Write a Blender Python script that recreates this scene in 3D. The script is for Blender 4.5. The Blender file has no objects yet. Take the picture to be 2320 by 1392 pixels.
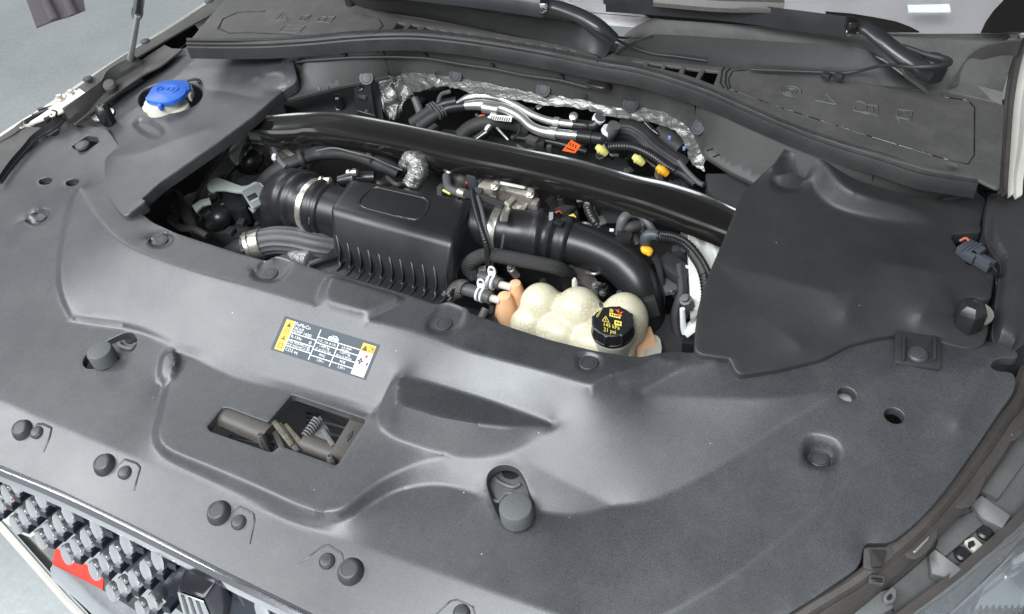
import bpy, bmesh, math, random
import numpy as np
from mathutils import Vector, Matrix, kdtree
from mathutils.geometry import delaunay_2d_cdt
from mathutils.bvhtree import BVHTree
random.seed(7)
S = bpy.context.scene
COL = S.collection
# ---------------------------------------------------------------- settings
EXPO = 0.0; WORLD = 0.37; GRID = .0055
HOODY, HOODZ = .80, 2.05
# name, place, aim, width, height, watts, colour
LAMPS = [("ceiling_light_front", (-.60, -1.45, 3.9), (-.3, .5, 1), 2.8, 1.2, 205, (.93, .97, 1)),
         ("ceiling_light_left", (-3.1, -.7, 3.0), (-.8, .5, 1), 1.6, 1.2, 85, (.95, .98, 1)),
         ("ceiling_light_far_left", (-4.2, 2.4, 3.4), (-2.6, 1.2, 0), 1.6, 2.0, 42, (1, .98, .97)),
         ("front_fill_light", (-.6, -5.0, 1.7), (-.5, .5, .9), 5.0, 2.4, 115, (.96, .98, 1))]  # last one is a fill lamp added behind the camera for front-facing faces
# ---------------------------------------------------------------- camera, world, lamps, exposure
FOC = 2000.0
_dx = np.array([0.89812404, 0.24546326, -0.36485749]); _dy = np.array([0.42751968, -0.68165637, 0.59377733])
_up = np.array([-0.10295692, -0.68926945, -0.71715235])
ROT = np.array([_dx, _dy, _up]); EYE = np.array([0.0, 0.0, 1.78])
cam = bpy.data.cameras.new("camera"); cam.lens = FOC / 2320 * 36; cam.sensor_width = 36; cam.clip_start = .02; cam.clip_end = 100
co = bpy.data.objects.new("camera", cam); COL.objects.link(co); S.camera = co
_r, _u, _b = ROT @ [1, 0, 0], -(ROT @ [0, 1, 0]), -(ROT @ [0, 0, 1])
co.matrix_world = Matrix(((_r[0], _u[0], _b[0], EYE[0]), (_r[1], _u[1], _b[1], EYE[1]), (_r[2], _u[2], _b[2], EYE[2]), (0, 0, 0, 1)))
S.view_settings.view_transform = 'Standard'; S.view_settings.look = 'None'; S.view_settings.exposure = EXPO
w = bpy.data.worlds.new("World"); S.world = w; w.use_nodes = True
w.node_tree.nodes['Background'].inputs[0].default_value = (.86, .93, 1, 1); w.node_tree.nodes['Background'].inputs[1].default_value = WORLD
def area(name, loc, target, sx, sy, power, col=(1, 1, 1)):
    l = bpy.data.lights.new(name, 'AREA'); l.shape = 'RECTANGLE'; l.size = sx; l.size_y = sy; l.energy = power; l.color = col
    o = bpy.data.objects.new(name, l); COL.objects.link(o); o.location = loc
    o.rotation_euler = (Vector(target) - Vector(loc)).to_track_quat('-Z', 'Y').to_euler(); return o
for a in LAMPS: area(*a)
# ---------------------------------------------------------------- pixel <-> place
def ray(px, py):
    return ROT @ np.array([(px - 1160) / FOC, (py - 696) / FOC, 1.0])
def Z(px, py, z):
    d = ray(px, py); t = (z - EYE[2]) / d[2]; return Vector(EYE + d * t)
XC = -0.575
def zb(x, y):
    f = max(0.0, 0.58 - y); return 1.0 - .86 * f * f - .045 * ((x - XC) / .7) ** 2
def B(px, py, h=0.0):
    if h > .5: return Z(px, py, h)
    z = 1.0
    for _ in range(8):
        p = Z(px, py, z); z = zb(p.x, p.y) + h
    return Z(px, py, z)
def px2m(p):
    return (Vector(p) - Vector(EYE)).length / FOC
def proj(p):
    c = ROT.T @ (np.array(p) - EYE); return 1160 + FOC * c[0] / c[2], 696 + FOC * c[1] / c[2]
# ---------------------------------------------------------------- objects
WL = {}
def tag(o, label=None, cat=None, group=None, kind=None):
    if label: o['label'] = label
    if cat: o['category'] = cat
    if group: o['group'] = group
    if kind: o['kind'] = kind
    return o
def wloc(o):
    v = Vector(o.location)
    return v + wloc(o.parent) if o.parent else v
def thing(name, loc, label, cat, group=None, kind=None):
    o = bpy.data.objects.new(name, None); o.empty_display_size = .02; COL.objects.link(o); o.location = loc
    return tag(o, label, cat, group, kind)
def mk(name, verts, faces, mat, parent=None, smooth=35, uv=None):
    vs = [Vector(v) for v in verts]
    c = Vector((sum(v.x for v in vs) / len(vs), sum(v.y for v in vs) / len(vs), min(v.z for v in vs)))
    me = bpy.data.meshes.new(name); me.from_pydata([v - c for v in vs], [], faces); me.materials.append(mat)
    if uv:
        l = me.uv_layers.new(name='UVMap'); k = 0
        for p in me.polygons:
            for i in p.vertices: l.data[k].uv = uv[i]; k += 1
    if smooth:
        me.polygons.foreach_set('use_smooth', [True] * len(me.polygons)); me.set_sharp_from_angle(angle=math.radians(smooth))
    me.validate(); me.update()
    o = bpy.data.objects.new(name, me); COL.objects.link(o)
    if parent: o.parent = parent; o.location = c - wloc(parent)
    else: o.location = c
    return o
def hit(px, py, objs, off=0.0):
    best = None; o0 = Vector(EYE); d = Vector(ray(px, py)).normalized()
    for ob in objs:
        k = ob.name
        if k not in WL:
            l = wloc(ob); WL[k] = BVHTree.FromPolygons([v.co + l for v in ob.data.vertices], [tuple(p.vertices) for p in ob.data.polygons])
        r = WL[k].ray_cast(o0, d)
        if r[0] is not None and (best is None or r[3] < best[3]): best = r
    if best is None: return None, None
    n = best[1]
    if n.dot(d) > 0: n = -n
    return best[0] + n * off, n
def fillet(pts, r, closed=False):
    pts = [Vector(p) for p in pts]; n = len(pts); out = []
    for i, p in enumerate(pts):
        if not closed and i in (0, n - 1): out.append(p); continue
        a, b = pts[i - 1], pts[(i + 1) % n]; la, lb = (a - p).length, (b - p).length
        d = min(r, .5 * la, .5 * lb)
        if d < 1e-5: out.append(p); continue
        q0 = p + (a - p) * (d / la); q2 = p + (b - p) * (d / lb)
        k = 4 if d < .01 else 6
        for j in range(k + 1):
            t = j / k; out.append(q0 * (1 - t) ** 2 + p * 2 * t * (1 - t) + q2 * t * t)
    res = [out[0]]
    for p in out[1:]:
        if (p - res[-1]).length > 1e-4: res.append(p)
    if closed and (res[0] - res[-1]).length < 1e-4: res.pop()
    return res
def resample(pts, step, closed=False):
    P = list(pts) + ([pts[0]] if closed else []); out = []
    for a, b in zip(P[:-1], P[1:]):
        k = max(1, int(math.ceil((b - a).length / step)))
        for j in range(k): out.append(a.lerp(b, j / k))
    if not closed: out.append(P[-1])
    return out
def inside(q, poly):
    q = np.asarray(q); x, y = q[:, 0], q[:, 1]; r = np.zeros(len(q), bool); n = len(poly)
    for i in range(n):
        x1, y1 = poly[i]; x2, y2 = poly[(i + 1) % n]
        c = ((y1 > y) != (y2 > y))
        if y1 != y2: r ^= c & (x < (x2 - x1) * (y - y1) / (y2 - y1) + x1)
    return r
def zfit(L, closed, deg=3):
    """smooth the heights along a line: cubic over its length, or a plane for a closed ring"""
    if closed:
        A = np.array([(q.x, q.y, 1) for q in L]); c, *_ = np.linalg.lstsq(A, np.array([q.z for q in L]), rcond=None); z = A @ c
    else:
        s = np.cumsum([0] + [(v - u).length for u, v in zip(L[:-1], L[1:])]); z = np.polyval(np.polyfit(s / s[-1], [q.z for q in L], min(deg, max(1, len(L) // 4))), s / s[-1])
    return [Vector((q.x, q.y, float(k))) for q, k in zip(L, z)]
def panel(name, outline, mat, parent=None, lines=(), holes=(), base=B, grid=.009, thick=.006, hthick=.006, rad=.006, smooth=3, round_=.0012):
    """a moulded sheet: outline, creases and holes are polylines with their own heights, between them the surface is stretched.
    lines: (points, corner radius, mode); mode fit = smoothed heights, raw = as given, rel = offset from the plain surface"""
    def cv(L): return [base(*q) if len(q) == 3 else base(q[0], q[1], 0.0) for q in L]
    norm = []
    for ln in lines:
        pts, lr, mode = (ln + ('fit',))[:3] if isinstance(ln, tuple) else (ln, .03, 'fit')
        closed = pts[0] == 'c'
        if len(ln) < 3 and closed: mode = 'rel'
        norm.append((pts[1:] if closed else pts, lr, mode, closed))
    O = resample(fillet(cv(outline), rad, True), .006, True); n = len(O); zz = np.array([q.z for q in O]); k = 6
    zz = sum(np.roll(zz, s) * (k + 1 - abs(s)) for s in range(-k, k + 1)) / (k + 1) ** 2; O = [Vector((q.x, q.y, float(c))) for q, c in zip(O, zz)]
    major = []
    for pts, lr, mode, closed in norm:
        if mode == 'rel': continue
        L = resample(fillet(cv(pts), lr, closed), .004, closed); major.append((zfit(L, closed) if mode == 'fit' and len(L) > 8 else L, closed))
    if any(m[2] == 'rel' for m in norm) or holes:
        vs, fs, _, _, _ = sheet([O], [m for m in major if not m[1]], .012)
        bv = BVHTree.FromPolygons([Vector(v) for v in vs], fs); eye = Vector(EYE)
        def rl(q):
            d = Vector(ray(q[0], q[1])).normalized(); r = bv.ray_cast(eye, d)
            z = r[0].z if r[0] is not None else base(q[0], q[1], 0).z
            h = q[2] if len(q) > 2 and abs(q[2]) < .2 else 0.0
            return Z(q[0], q[1], z + h)
        for pts, lr, mode, closed in norm:
            if mode == 'rel': major.append((resample(fillet([rl(q) for q in pts], lr, closed), .0035, closed), closed))
    loops = [O]
    for hl in holes:
        pts, hr = hl if isinstance(hl, tuple) else (hl, .004)
        loops.append(resample(fillet([rl((q[0], q[1])) for q in pts], hr, True), .004, True))
    vs, fs, P2, z, used = sheet(loops, major, grid, smooth, True)
    cnt = {}
    for f in fs:
        for a, b in zip(f, f[1:] + f[:1]): cnt.setdefault((min(a, b), max(a, b)), []).append((a, b))
    nb = {}
    hs = {(round(q.x, 5), round(q.y, 5)) for L in loops[1:] for q in L}
    for e, l in cnt.items():
        if len(l) == 1:
            a, b = l[0]; d = P2[b] - P2[a]; nn = np.array([d[1], -d[0]]); nn /= max(np.linalg.norm(nn), 1e-9)
            for q in (a, b): nb.setdefault(q, []).append(nn)
    verts = [Vector(v) for v in vs]; rid = {}
    for q, l in nb.items():
        nn = sum(l); nn = nn / max(np.linalg.norm(nn), .3)
        th = hthick if (round(P2[q][0], 5), round(P2[q][1], 5)) in hs else thick
        c = []
        for ro, rz in ((.45, -.12), (.85, -.5), (1.0, -1.0)):
            verts.append(verts[q] + Vector((nn[0] * ro * round_, nn[1] * ro * round_, rz * round_))); c.append(len(verts) - 1)
        verts.append(verts[q] + Vector((nn[0] * round_, nn[1] * round_, -th))); c.append(len(verts) - 1)
        rid[q] = [q] + c
    for e, l in cnt.items():
        if len(l) == 1:
            a, b = l[0]; A, Bq = rid[a], rid[b]
            for k in range(4): fs.append((Bq[k], A[k], A[k + 1], Bq[k + 1]))
    remap = {}; nv = []; nf = []
    for f in fs:
        g = []
        for i in f:
            if i not in remap: remap[i] = len(nv); nv.append(verts[i])
            g.append(remap[i])
        nf.append(tuple(g))
    return mk(name, nv, nf, mat, parent, 50)
def sheet(loops, major, grid, smooth=0, rows=False):
    V, E, ZV = [], [], []
    for L in loops:
        s = len(V)
        for q in L: V.append((q.x, q.y)); ZV.append(q.z)
        E += [(s + i, s + (i + 1) % len(L)) for i in range(len(L))]
    o2 = [(q.x, q.y) for q in loops[0]]; h2 = [[(q.x, q.y) for q in L] for L in loops[1:]]
    def ok_(pts):
        k = inside(pts, o2)
        for h in h2: k &= ~inside(pts, h)
        return k
    extra = []
    for L, closed in major:
        q = [(v.x, v.y) for v in L]; ok = ok_(q); idx = []
        for v, k in zip(L, ok):
            if k: V.append((v.x, v.y)); ZV.append(v.z); idx.append(len(V) - 1)
            else: idx.append(None)
        m = len(idx)
        for i in range(m if closed else m - 1):
            a, b = idx[i], idx[(i + 1) % m]
            if a is not None and b is not None: E.append((a, b))
        if rows:
            for i in range(1, m - 1):
                d = Vector((q[i + 1][0] - q[i - 1][0], q[i + 1][1] - q[i - 1][1])); d = d.normalized() if d.length else d
                for s in (-.003, .003): extra.append((q[i][0] - d.y * s, q[i][1] + d.x * s))
    n0 = len(V); kd = kdtree.KDTree(n0)
    for i, v in enumerate(V): kd.insert((v[0], v[1], 0), i)
    kd.balance()
    if extra:
        add = [g for g, k in zip(extra, ok_(extra)) if k and kd.find((g[0], g[1], 0))[2] > .0021]
        grd = {}; keep = []
        for g in add:
            key = (int(g[0] / .0022), int(g[1] / .0022))
            if key in grd: continue
            grd[key] = 1; keep.append(g)
        V += keep; kd = kdtree.KDTree(len(V))
        for i, v in enumerate(V): kd.insert((v[0], v[1], 0), i)
        kd.balance()
    xs = [v[0] for v in o2]; ys = [v[1] for v in o2]; G = []
    ny = int((max(ys) - min(ys)) / (grid * .87)) + 1; nx = int((max(xs) - min(xs)) / grid) + 1
    for j in range(ny + 1):
        for i in range(nx + 1): G.append((min(xs) + (i + .5 * (j % 2)) * grid, min(ys) + j * grid * .87))
    for g, k in zip(G, ok_(G)):
        if k and kd.find((g[0], g[1], 0))[2] > grid * .6: V.append(g)
    vs, es, fs, ov, _, _ = delaunay_2d_cdt([Vector(v) for v in V], E, [], 0, 1e-6)
    fs = [tuple(f) for f in fs]; P2 = np.array([(v.x, v.y) for v in vs])
    k = ok_([tuple(P2[list(f)].mean(axis=0)) for f in fs]); fs = [f for f, q in zip(fs, k) if q]
    n = len(vs); z = np.full(n, np.nan)
    for i, o in enumerate(ov):
        c = [ZV[j] for j in o if j < n0]
        if c: z[i] = sum(c) / len(c)
    cnt = {}
    for f in fs:
        for a, b in zip(f, f[1:] + f[:1]): cnt[(min(a, b), max(a, b))] = cnt.get((min(a, b), max(a, b)), 0) + 1
    # cotangent weights
    cw_ = {}
    for f in fs:
        for q in range(3):
            a, b, c = f[q], f[(q + 1) % 3], f[(q + 2) % 3]; u = P2[a] - P2[c]; v = P2[b] - P2[c]
            cot = (u @ v) / max(abs(u[0] * v[1] - u[1] * v[0]), 1e-12); e = (min(a, b), max(a, b)); cw_[e] = cw_.get(e, 0) + .5 * min(max(cot, -5), 5)
    ed = np.array(sorted(cnt)); w_ = np.array([max(cw_[tuple(e)], .02) for e in ed.tolist()])
    used = np.zeros(n, bool); used[ed.ravel()] = True
    free = np.isnan(z) & used; z0 = np.where(np.isnan(z), np.nanmean(z), z); i_, j_ = ed[:, 0], ed[:, 1]
    def Lm(x):
        d = w_ * (x[i_] - x[j_]); return np.bincount(i_, d, n) - np.bincount(j_, d, n)
    x = z0.copy(); r = np.where(free, -Lm(x), 0); p = r.copy(); rs = r @ r
    for _ in range(3000):
        if rs < 1e-14: break
        Ap = np.where(free, Lm(p), 0); al = rs / max(p @ Ap, 1e-30); x += al * p; r -= al * Ap; rn = r @ r; p = r + (rn / rs) * p; rs = rn
    z = x; bd = np.zeros(n, bool)
    for e, c in cnt.items():
        if c == 1: bd[list(e)] = True
    deg = np.bincount(i_, w_, n) + np.bincount(j_, w_, n); deg[deg == 0] = 1
    for _ in range(smooth):
        av = (np.bincount(i_, w_ * z[j_], n) + np.bincount(j_, w_ * z[i_], n)) / deg; z = np.where(bd | ~used, z, z * .5 + av * .5)
    return [(float(P2[i][0]), float(P2[i][1]), float(z[i])) for i in range(n)], fs, P2, z, used
def ellipse(px, py, rx, ry, ang=0, h=0.0, n=20):
    a = math.radians(ang); c, s = math.cos(a), math.sin(a)
    return [(px + rx * math.cos(t) * c - ry * math.sin(t) * s, py + rx * math.cos(t) * s + ry * math.sin(t) * c, h) for t in [2 * math.pi * i / n for i in range(n)]]
def catmull(pts, sub=6):
    P = [Vector(p) for p in pts]
    if len(P) < 3: return [P[0].lerp(P[1], i / sub) for i in range(sub + 1)] if len(P) == 2 else P
    P = [2 * P[0] - P[1]] + P + [2 * P[-1] - P[-2]]; out = []
    for i in range(1, len(P) - 2):
        a, b, c, d = P[i - 1:i + 3]
        for j in range(sub):
            t = j / sub; out.append(.5 * ((2 * b) + (-a + c) * t + (2 * a - 5 * b + 4 * c - d) * t * t + (-a + 3 * b - 3 * c + d) * t ** 3))
    out.append(P[-2]); return out
def tube_geo(path, rad, n=14, cap=True, flat=1.0, up=None):
    """sweep along a list of points; rad a number or one per point"""
    m = len(path); R = [rad] * m if isinstance(rad, (int, float)) else list(rad)
    T = [(path[min(i + 1, m - 1)] - path[max(i - 1, 0)]).normalized() for i in range(m)]
    u = Vector(up) if up else (Vector((0, 0, 1)) if abs(T[0].z) < .9 else Vector((1, 0, 0)))
    V, F, UV = [], [], []; ln = 0
    for i in range(m):
        u = (u - T[i] * u.dot(T[i])); u = u.normalized() if u.length > 1e-6 else T[i].orthogonal().normalized(); s = T[i].cross(u)
        if i: ln += (path[i] - path[i - 1]).length
        for k in range(n):
            a = 2 * math.pi * k / n; V.append(path[i] + (u * math.cos(a) * flat + s * math.sin(a)) * R[i]); UV.append((k / n, ln * 20))
    for i in range(m - 1):
        for k in range(n):
            a, b = i * n + k, i * n + (k + 1) % n; F.append((a, b, b + n, a + n))
    if cap: F += [tuple(range(n))[::-1], tuple(range((m - 1) * n, m * n))]
    return V, F, UV
def path3(pts, sub=6):
    return catmull([Z(*p[:3]) for p in pts], sub)
def tube(name, pts, rpx, mat, parent=None, n=14, sub=6, ribs=None, flat=1.0, step=None, cap=True, world=False):
    """pts (px,py,z); rpx radius in photo pixels (number or list per control point); ribs=(pitch_m, depth)"""
    C3 = [Vector(p) for p in pts] if world else [Z(*p[:3]) for p in pts]
    path = catmull(C3, sub); m = len(path)
    if isinstance(rpx, (int, float)): R = [rpx * px2m(p) for p in path]
    else:
        R = [];
        for i, p in enumerate(path):
            t = i / (m - 1) * (len(rpx) - 1); k = min(int(t), len(rpx) - 2); f = t - k; R.append((rpx[k] * (1 - f) + rpx[k + 1] * f) * px2m(p))
    if ribs:
        pitch, dep = ribs; L = [0]
        for a, b in zip(path[:-1], path[1:]): L.append(L[-1] + (b - a).length)
        tot = L[-1]; k = max(4, int(tot / pitch * 4)); np_, nr = [], []
        for j in range(k + 1):
            s = tot * j / k; i = max(0, min(len(L) - 2, int(np.searchsorted(L, s)) - 1)); f = (s - L[i]) / max(L[i + 1] - L[i], 1e-9)
            np_.append(path[i].lerp(path[i + 1], f)); nr.append((R[i] * (1 - f) + R[i + 1] * f) * (1 + (0, dep, dep, 0)[j % 4]))
        path, R = np_, nr
    V, F, UV = tube_geo(path, R, n, cap, flat)
    return mk(name, V, F, mat, parent, 60, UV)
def lathe_geo(o, axis, prof, n=24, squash=None):
    ax = Vector(axis).normalized(); u = ax.orthogonal().normalized(); v = ax.cross(u); V, F = [], []
    for r, h in prof:
        for k in range(n):
            a = 2 * math.pi * k / n; V.append(Vector(o) + ax * h + (u * math.cos(a) + v * math.sin(a)) * r)
    for i in range(len(prof) - 1):
        for k in range(n):
            a, b = i * n + k, i * n + (k + 1) % n; F.append((a, b, b + n, a + n))
    F.append(tuple(range(n))[::-1]); F.append(tuple(range((len(prof) - 1) * n, len(prof) * n))); return V, F
def lathe(name, o, axis, prof, mat, parent=None, n=24, smooth=35):
    V, F = lathe_geo(o, axis, prof, n); return mk(name, V, F, mat, parent, smooth)
def prism_geo(top, bot):
    n = len(top); V = list(top) + list(bot)
    F = [tuple(range(n)), tuple(range(2 * n - 1, n - 1, -1))] + [(i, n + i, n + (i + 1) % n, (i + 1) % n) for i in range(n)]
    return V, F
def bevelled(V, F, bev, seg=2):
    bm = bmesh.new(); vs = [bm.verts.new(v) for v in V]
    for f in F:
        try: bm.faces.new([vs[i] for i in f])
        except ValueError: pass
    bmesh.ops.recalc_face_normals(bm, faces=bm.faces)
    if bev: bmesh.ops.bevel(bm, geom=list(bm.edges), offset=bev, segments=seg, profile=.5, affect='EDGES', clamp_overlap=True)
    bmesh.ops.triangulate(bm, faces=[f for f in bm.faces if len(f.verts) > 4])
    bm.verts.index_update(); V2 = [v.co.copy() for v in bm.verts]; F2 = [tuple(v.index for v in f.verts) for f in bm.faces]; bm.free(); return V2, F2
def prism(name, poly, z1, z0, mat, parent=None, bev=.0015, rad=0.0, spread=1.0):
    """poly in photo pixels at height z1 (or per-point z), walls straight down to z0"""
    top = [Z(p[0], p[1], p[2] if len(p) > 2 else z1) for p in poly]
    if rad: top = fillet(top, rad, True)
    c = sum(top, Vector()) / len(top)
    bot = [Vector((c.x + (p.x - c.x) * spread, c.y + (p.y - c.y) * spread, z0)) for p in top]
    V, F = prism_geo(top, bot); V, F = bevelled(V, F, bev); return mk(name, V, F, mat, parent, 40)
def box(name, px, py, z, size, mat, parent=None, rot=(0, 0, 0), bev=.0015, world=None):
    """block whose top centre shows at the pixel; size in metres"""
    c = Vector(world) if world else Z(px, py, z); x, y, h = [s / 2 for s in size]
    from mathutils import Euler
    M = Euler([math.radians(a) for a in rot]).to_matrix()
    V = [Vector((sx * x, sy * y, sz * 2 * h)) for sz in (0, -1) for sx, sy in ((-1, -1), (1, -1), (1, 1), (-1, 1))]
    F = [(0, 1, 2, 3), (7, 6, 5, 4), (0, 4, 5, 1), (1, 5, 6, 2), (2, 6, 7, 3), (3, 7, 4, 0)]
    V, F = bevelled([c + M @ v for v in V], F, bev); return mk(name, V, F, mat, parent, 40)
def ribbon(name, A, Bq, prof, mat, parent=None, sub=5, back=.003, conv=Z, world=False):
    """strip between two edge lines (same number of control points); prof = list of (t across, dz)"""
    a = catmull([Vector(p) if world else conv(*p) for p in A], sub); b = catmull([Vector(p) if world else conv(*p) for p in Bq], sub); m = len(a); k = len(prof); V, F = [], []
    for p, q in zip(a, b):
        for t, dz in prof: V.append(p.lerp(q, t) + Vector((0, 0, dz)))
        for t, dz in reversed(prof): V.append(p.lerp(q, t) + Vector((0, 0, dz - back)))
    K = 2 * k
    for i in range(m - 1):
        for j in range(K):
            x, y = i * K + j, i * K + (j + 1) % K; F.append((x, y, y + K, x + K))
    F += [tuple(range(K))[::-1], tuple(range((m - 1) * K, m * K))]
    return mk(name, V, F, mat, parent, 30)
def on_normal(name, me, loc, nrm, parent, scale=1.0):
    o = bpy.data.objects.new(name, me); COL.objects.link(o); o.parent = parent; o.location = loc - (wloc(parent) if parent else Vector())
    o.rotation_euler = Vector(nrm).to_track_quat('Z', 'Y').to_euler(); o.scale = (scale,) * 3; return o
def lathe_mesh(name, prof, mat, n=20, extra=None):
    V, F = lathe_geo((0, 0, 0), (0, 0, 1), prof, n)
    if extra: V2, F2 = extra; F = F + [tuple(i + len(V) for i in f) for f in F2]; V = V + V2
    me = bpy.data.meshes.new(name); me.from_pydata(V, [], F); me.materials.append(mat)
    me.polygons.foreach_set('use_smooth', [True] * len(me.polygons)); me.set_sharp_from_angle(angle=math.radians(40)); me.update(); return me
# ---------------------------------------------------------------- materials
def nodes(name):
    m = bpy.data.materials.new(name); m.use_nodes = True; nt = m.node_tree; return m, nt, nt.nodes['Principled BSDF']
def plastic(name, col, rough=.5, grain=1200, gb=.12, speck=.35, spec=.5, var=.12, vscale=9, coat=0, metal=0, dust=0.0, dustcol=(.32, .31, .29), specks=False):
    m, nt, b = nodes(name); N = nt.nodes.new; L = nt.links.new
    tc = N('ShaderNodeNewGeometry'); g = N('ShaderNodeTexNoise'); g.inputs['Scale'].default_value = grain; g.inputs['Detail'].default_value = 2; L(tc.outputs['Position'], g.inputs['Vector'])
    v = N('ShaderNodeTexNoise'); v.inputs['Scale'].default_value = vscale; v.inputs['Detail'].default_value = 5; v.inputs['Roughness'].default_value = .6; L(tc.outputs['Position'], v.inputs['Vector'])
    r1 = N('ShaderNodeMapRange'); r1.inputs[1].default_value = .3; r1.inputs[2].default_value = .7; r1.inputs[3].default_value = 1 - speck; r1.inputs[4].default_value = 1 + speck; L(g.outputs[0], r1.inputs[0])
    r2 = N('ShaderNodeMapRange'); r2.inputs[1].default_value = .3; r2.inputs[2].default_value = .7; r2.inputs[3].default_value = 1 - var; r2.inputs[4].default_value = 1 + var; L(v.outputs[0], r2.inputs[0])
    mu = N('ShaderNodeMath'); mu.operation = 'MULTIPLY'; L(r1.outputs[0], mu.inputs[0]); L(r2.outputs[0], mu.inputs[1])
    vm = N('ShaderNodeVectorMath'); vm.operation = 'SCALE'; vm.inputs[0].default_value = col; L(mu.outputs[0], vm.inputs['Scale'])
    out = vm.outputs[0]
    if dust:
        d = N('ShaderNodeTexNoise'); d.inputs['Scale'].default_value = 23; d.inputs['Detail'].default_value = 8; d.inputs['Roughness'].default_value = .75; L(tc.outputs['Position'], d.inputs['Vector'])
        dr = N('ShaderNodeMapRange'); dr.inputs[1].default_value = .45; dr.inputs[2].default_value = .75; dr.inputs[3].default_value = dust * .3; dr.inputs[4].default_value = dust; L(d.outputs[0], dr.inputs[0])
        mx = N('ShaderNodeMix'); mx.data_type = 'RGBA'; L(dr.outputs[0], mx.inputs[0]); L(out, mx.inputs[6]); mx.inputs[7].default_value = (*dustcol, 1); out = mx.outputs[2]
    if specks:
        sv = N('ShaderNodeTexVoronoi'); sv.inputs['Scale'].default_value = 26; L(tc.outputs['Position'], sv.inputs['Vector'])
        sn = N('ShaderNodeMath'); sn.operation = 'LESS_THAN'; L(sv.outputs['Distance'], sn.inputs[0]); sn.inputs[1].default_value = .022
        sx = N('ShaderNodeMix'); sx.data_type = 'RGBA'; L(sn.outputs[0], sx.inputs[0]); L(out, sx.inputs[6]); sx.inputs[7].default_value = (.35, .36, .36, 1); out = sx.outputs[2]
    L(out, b.inputs['Base Color'])
    ro = N('ShaderNodeMapRange'); ro.inputs[1].default_value = .3; ro.inputs[2].default_value = .7; ro.inputs[3].default_value = rough - .05; ro.inputs[4].default_value = rough + .06; L(v.outputs[0], ro.inputs[0]); L(ro.outputs[0], b.inputs['Roughness'])
    if gb:
        bp = N('ShaderNodeBump'); bp.inputs['Strength'].default_value = gb; bp.inputs['Distance'].default_value = .0006; L(g.outputs[0], bp.inputs['Height']); L(bp.outputs[0], b.inputs['Normal'])
    b.inputs['Specular IOR Level'].default_value = spec; b.inputs['Metallic'].default_value = metal; b.inputs['Coat Weight'].default_value = coat; b.inputs['Coat Roughness'].default_value = .08
    return m
M_ = {}
M_['cover'] = plastic('grained_black_plastic', (.029, .031, .035), .42, 900, .22, .7, .9, .12, 6, dust=.09, specks=True)
M_['coverR'] = plastic('grained_dark_plastic', (.024, .025, .026), .46, 900, .3, .2, .45, .10, 6, dust=.03, specks=True)
M_['cowl'] = plastic('dusty_grey_plastic', (.05, .049, .047), .55, 700, .25, .2, .45, .14, 8, dust=.16)
M_['black'] = plastic('black_plastic', (.014, .0145, .016), .33, 900, .12, .15, .5, .1, 12, dust=.02)
M_['matte'] = plastic('matte_black_plastic', (.02, .02, .021), .6, 700, .2, .2, .4, .15, 12, dust=.08)
M_['rubber'] = plastic('black_rubber', (.018, .018, .019), .5, 500, .2, .15, .4, .15, 20, dust=.06)
M_['greyrub'] = plastic('grey_rubber', (.075, .078, .08), .5, 500, .2, .15, .5, .15, 20, dust=.08)
M_['clip'] = plastic('clip_plastic', (.045, .048, .052), .42, 900, .15, .15, .5, .08, 20)
M_['bump'] = plastic('grey_bump_rubber', (.10, .105, .105), .6, 700, .3, .15, .4, .08, 20)
M_['gloss'] = plastic('gloss_black_paint', (.009, .009, .008), .16, 300, .01, .05, .5, .1, 5, coat=.5)
M_['wiper'] = plastic('satin_black_metal', (.02, .021, .024), .3, 900, .08, .1, .6, .1, 20, dust=.03)
M_['alu'] = plastic('aluminium_tube', (.62, .62, .60), .34, 400, .15, .08, .5, .08, 30, metal=.85)
M_['cast'] = plastic('cast_aluminium', (.42, .38, .34), .5, 260, .6, .2, .5, .25, 30, metal=.5, dust=.25, dustcol=(.35, .28, .2))
M_['steel'] = plastic('zinc_steel', (.66, .64, .56), .3, 400, .1, .08, .5, .15, 40, metal=.85)
M_['chrome'] = plastic('chrome', (.72, .72, .74), .12, 300, .02, .02, .5, .03, 8, metal=1)
M_['darkchrome'] = plastic('dark_chrome', (.13, .13, .145), .12, 300, .02, .02, .5, .03, 8, metal=1)
M_['tile'] = plastic('satin_chrome', (.78, .78, .80), .2, 300, .02, .02, .5, .05, 30, metal=.9)
M_['white'] = plastic('white_body_paint', (.62, .60, .54), .35, 300, .03, .03, .5, .08, 8, coat=.3, dust=.1, dustcol=(.4, .36, .28))
M_['inner'] = plastic('thin_painted_metal', (.68, .70, .66), .45, 300, .05, .04, .5, .08, 12, dust=.08)
M_['blue'] = plastic('blue_plastic', (.02, .11, .48), .34, 600, .06, .06, .5, .05, 20)
M_['yellow'] = plastic('yellow_plastic', (.85, .40, .01), .4, 500, .05, .05, .5, .1, 30)
M_['lime'] = plastic('pale_yellow_plastic', (.62, .60, .16), .45, 500, .05, .05, .5, .15, 30, dust=.1)
M_['orange'] = plastic('orange_plastic_tag', (.9, .13, .02), .5, 500, .05, .05, .5, .05, 30)
M_['sage'] = plastic('sage_grey_plastic', (.36, .40, .37), .5, 500, .1, .06, .5, .06, 30, dust=.05)
M_['sage2'] = plastic('darker_sage_plastic', (.20, .215, .205), .5, 500, .1, .06, .5, .06, 30, dust=.05)
M_['slate'] = plastic('slate_plastic', (.05, .057, .07), .42, 500, .1, .06, .5, .06, 30, dust=.03)
M_['paper'] = plastic('white_sticker', (.8, .81, .8), .45, 500, .02, .02, .5, .03, 30)
M_['amber'] = plastic('amber_print', (.85, .42, .03), .45, 500, .02, .03, .5, .03, 30)
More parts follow.
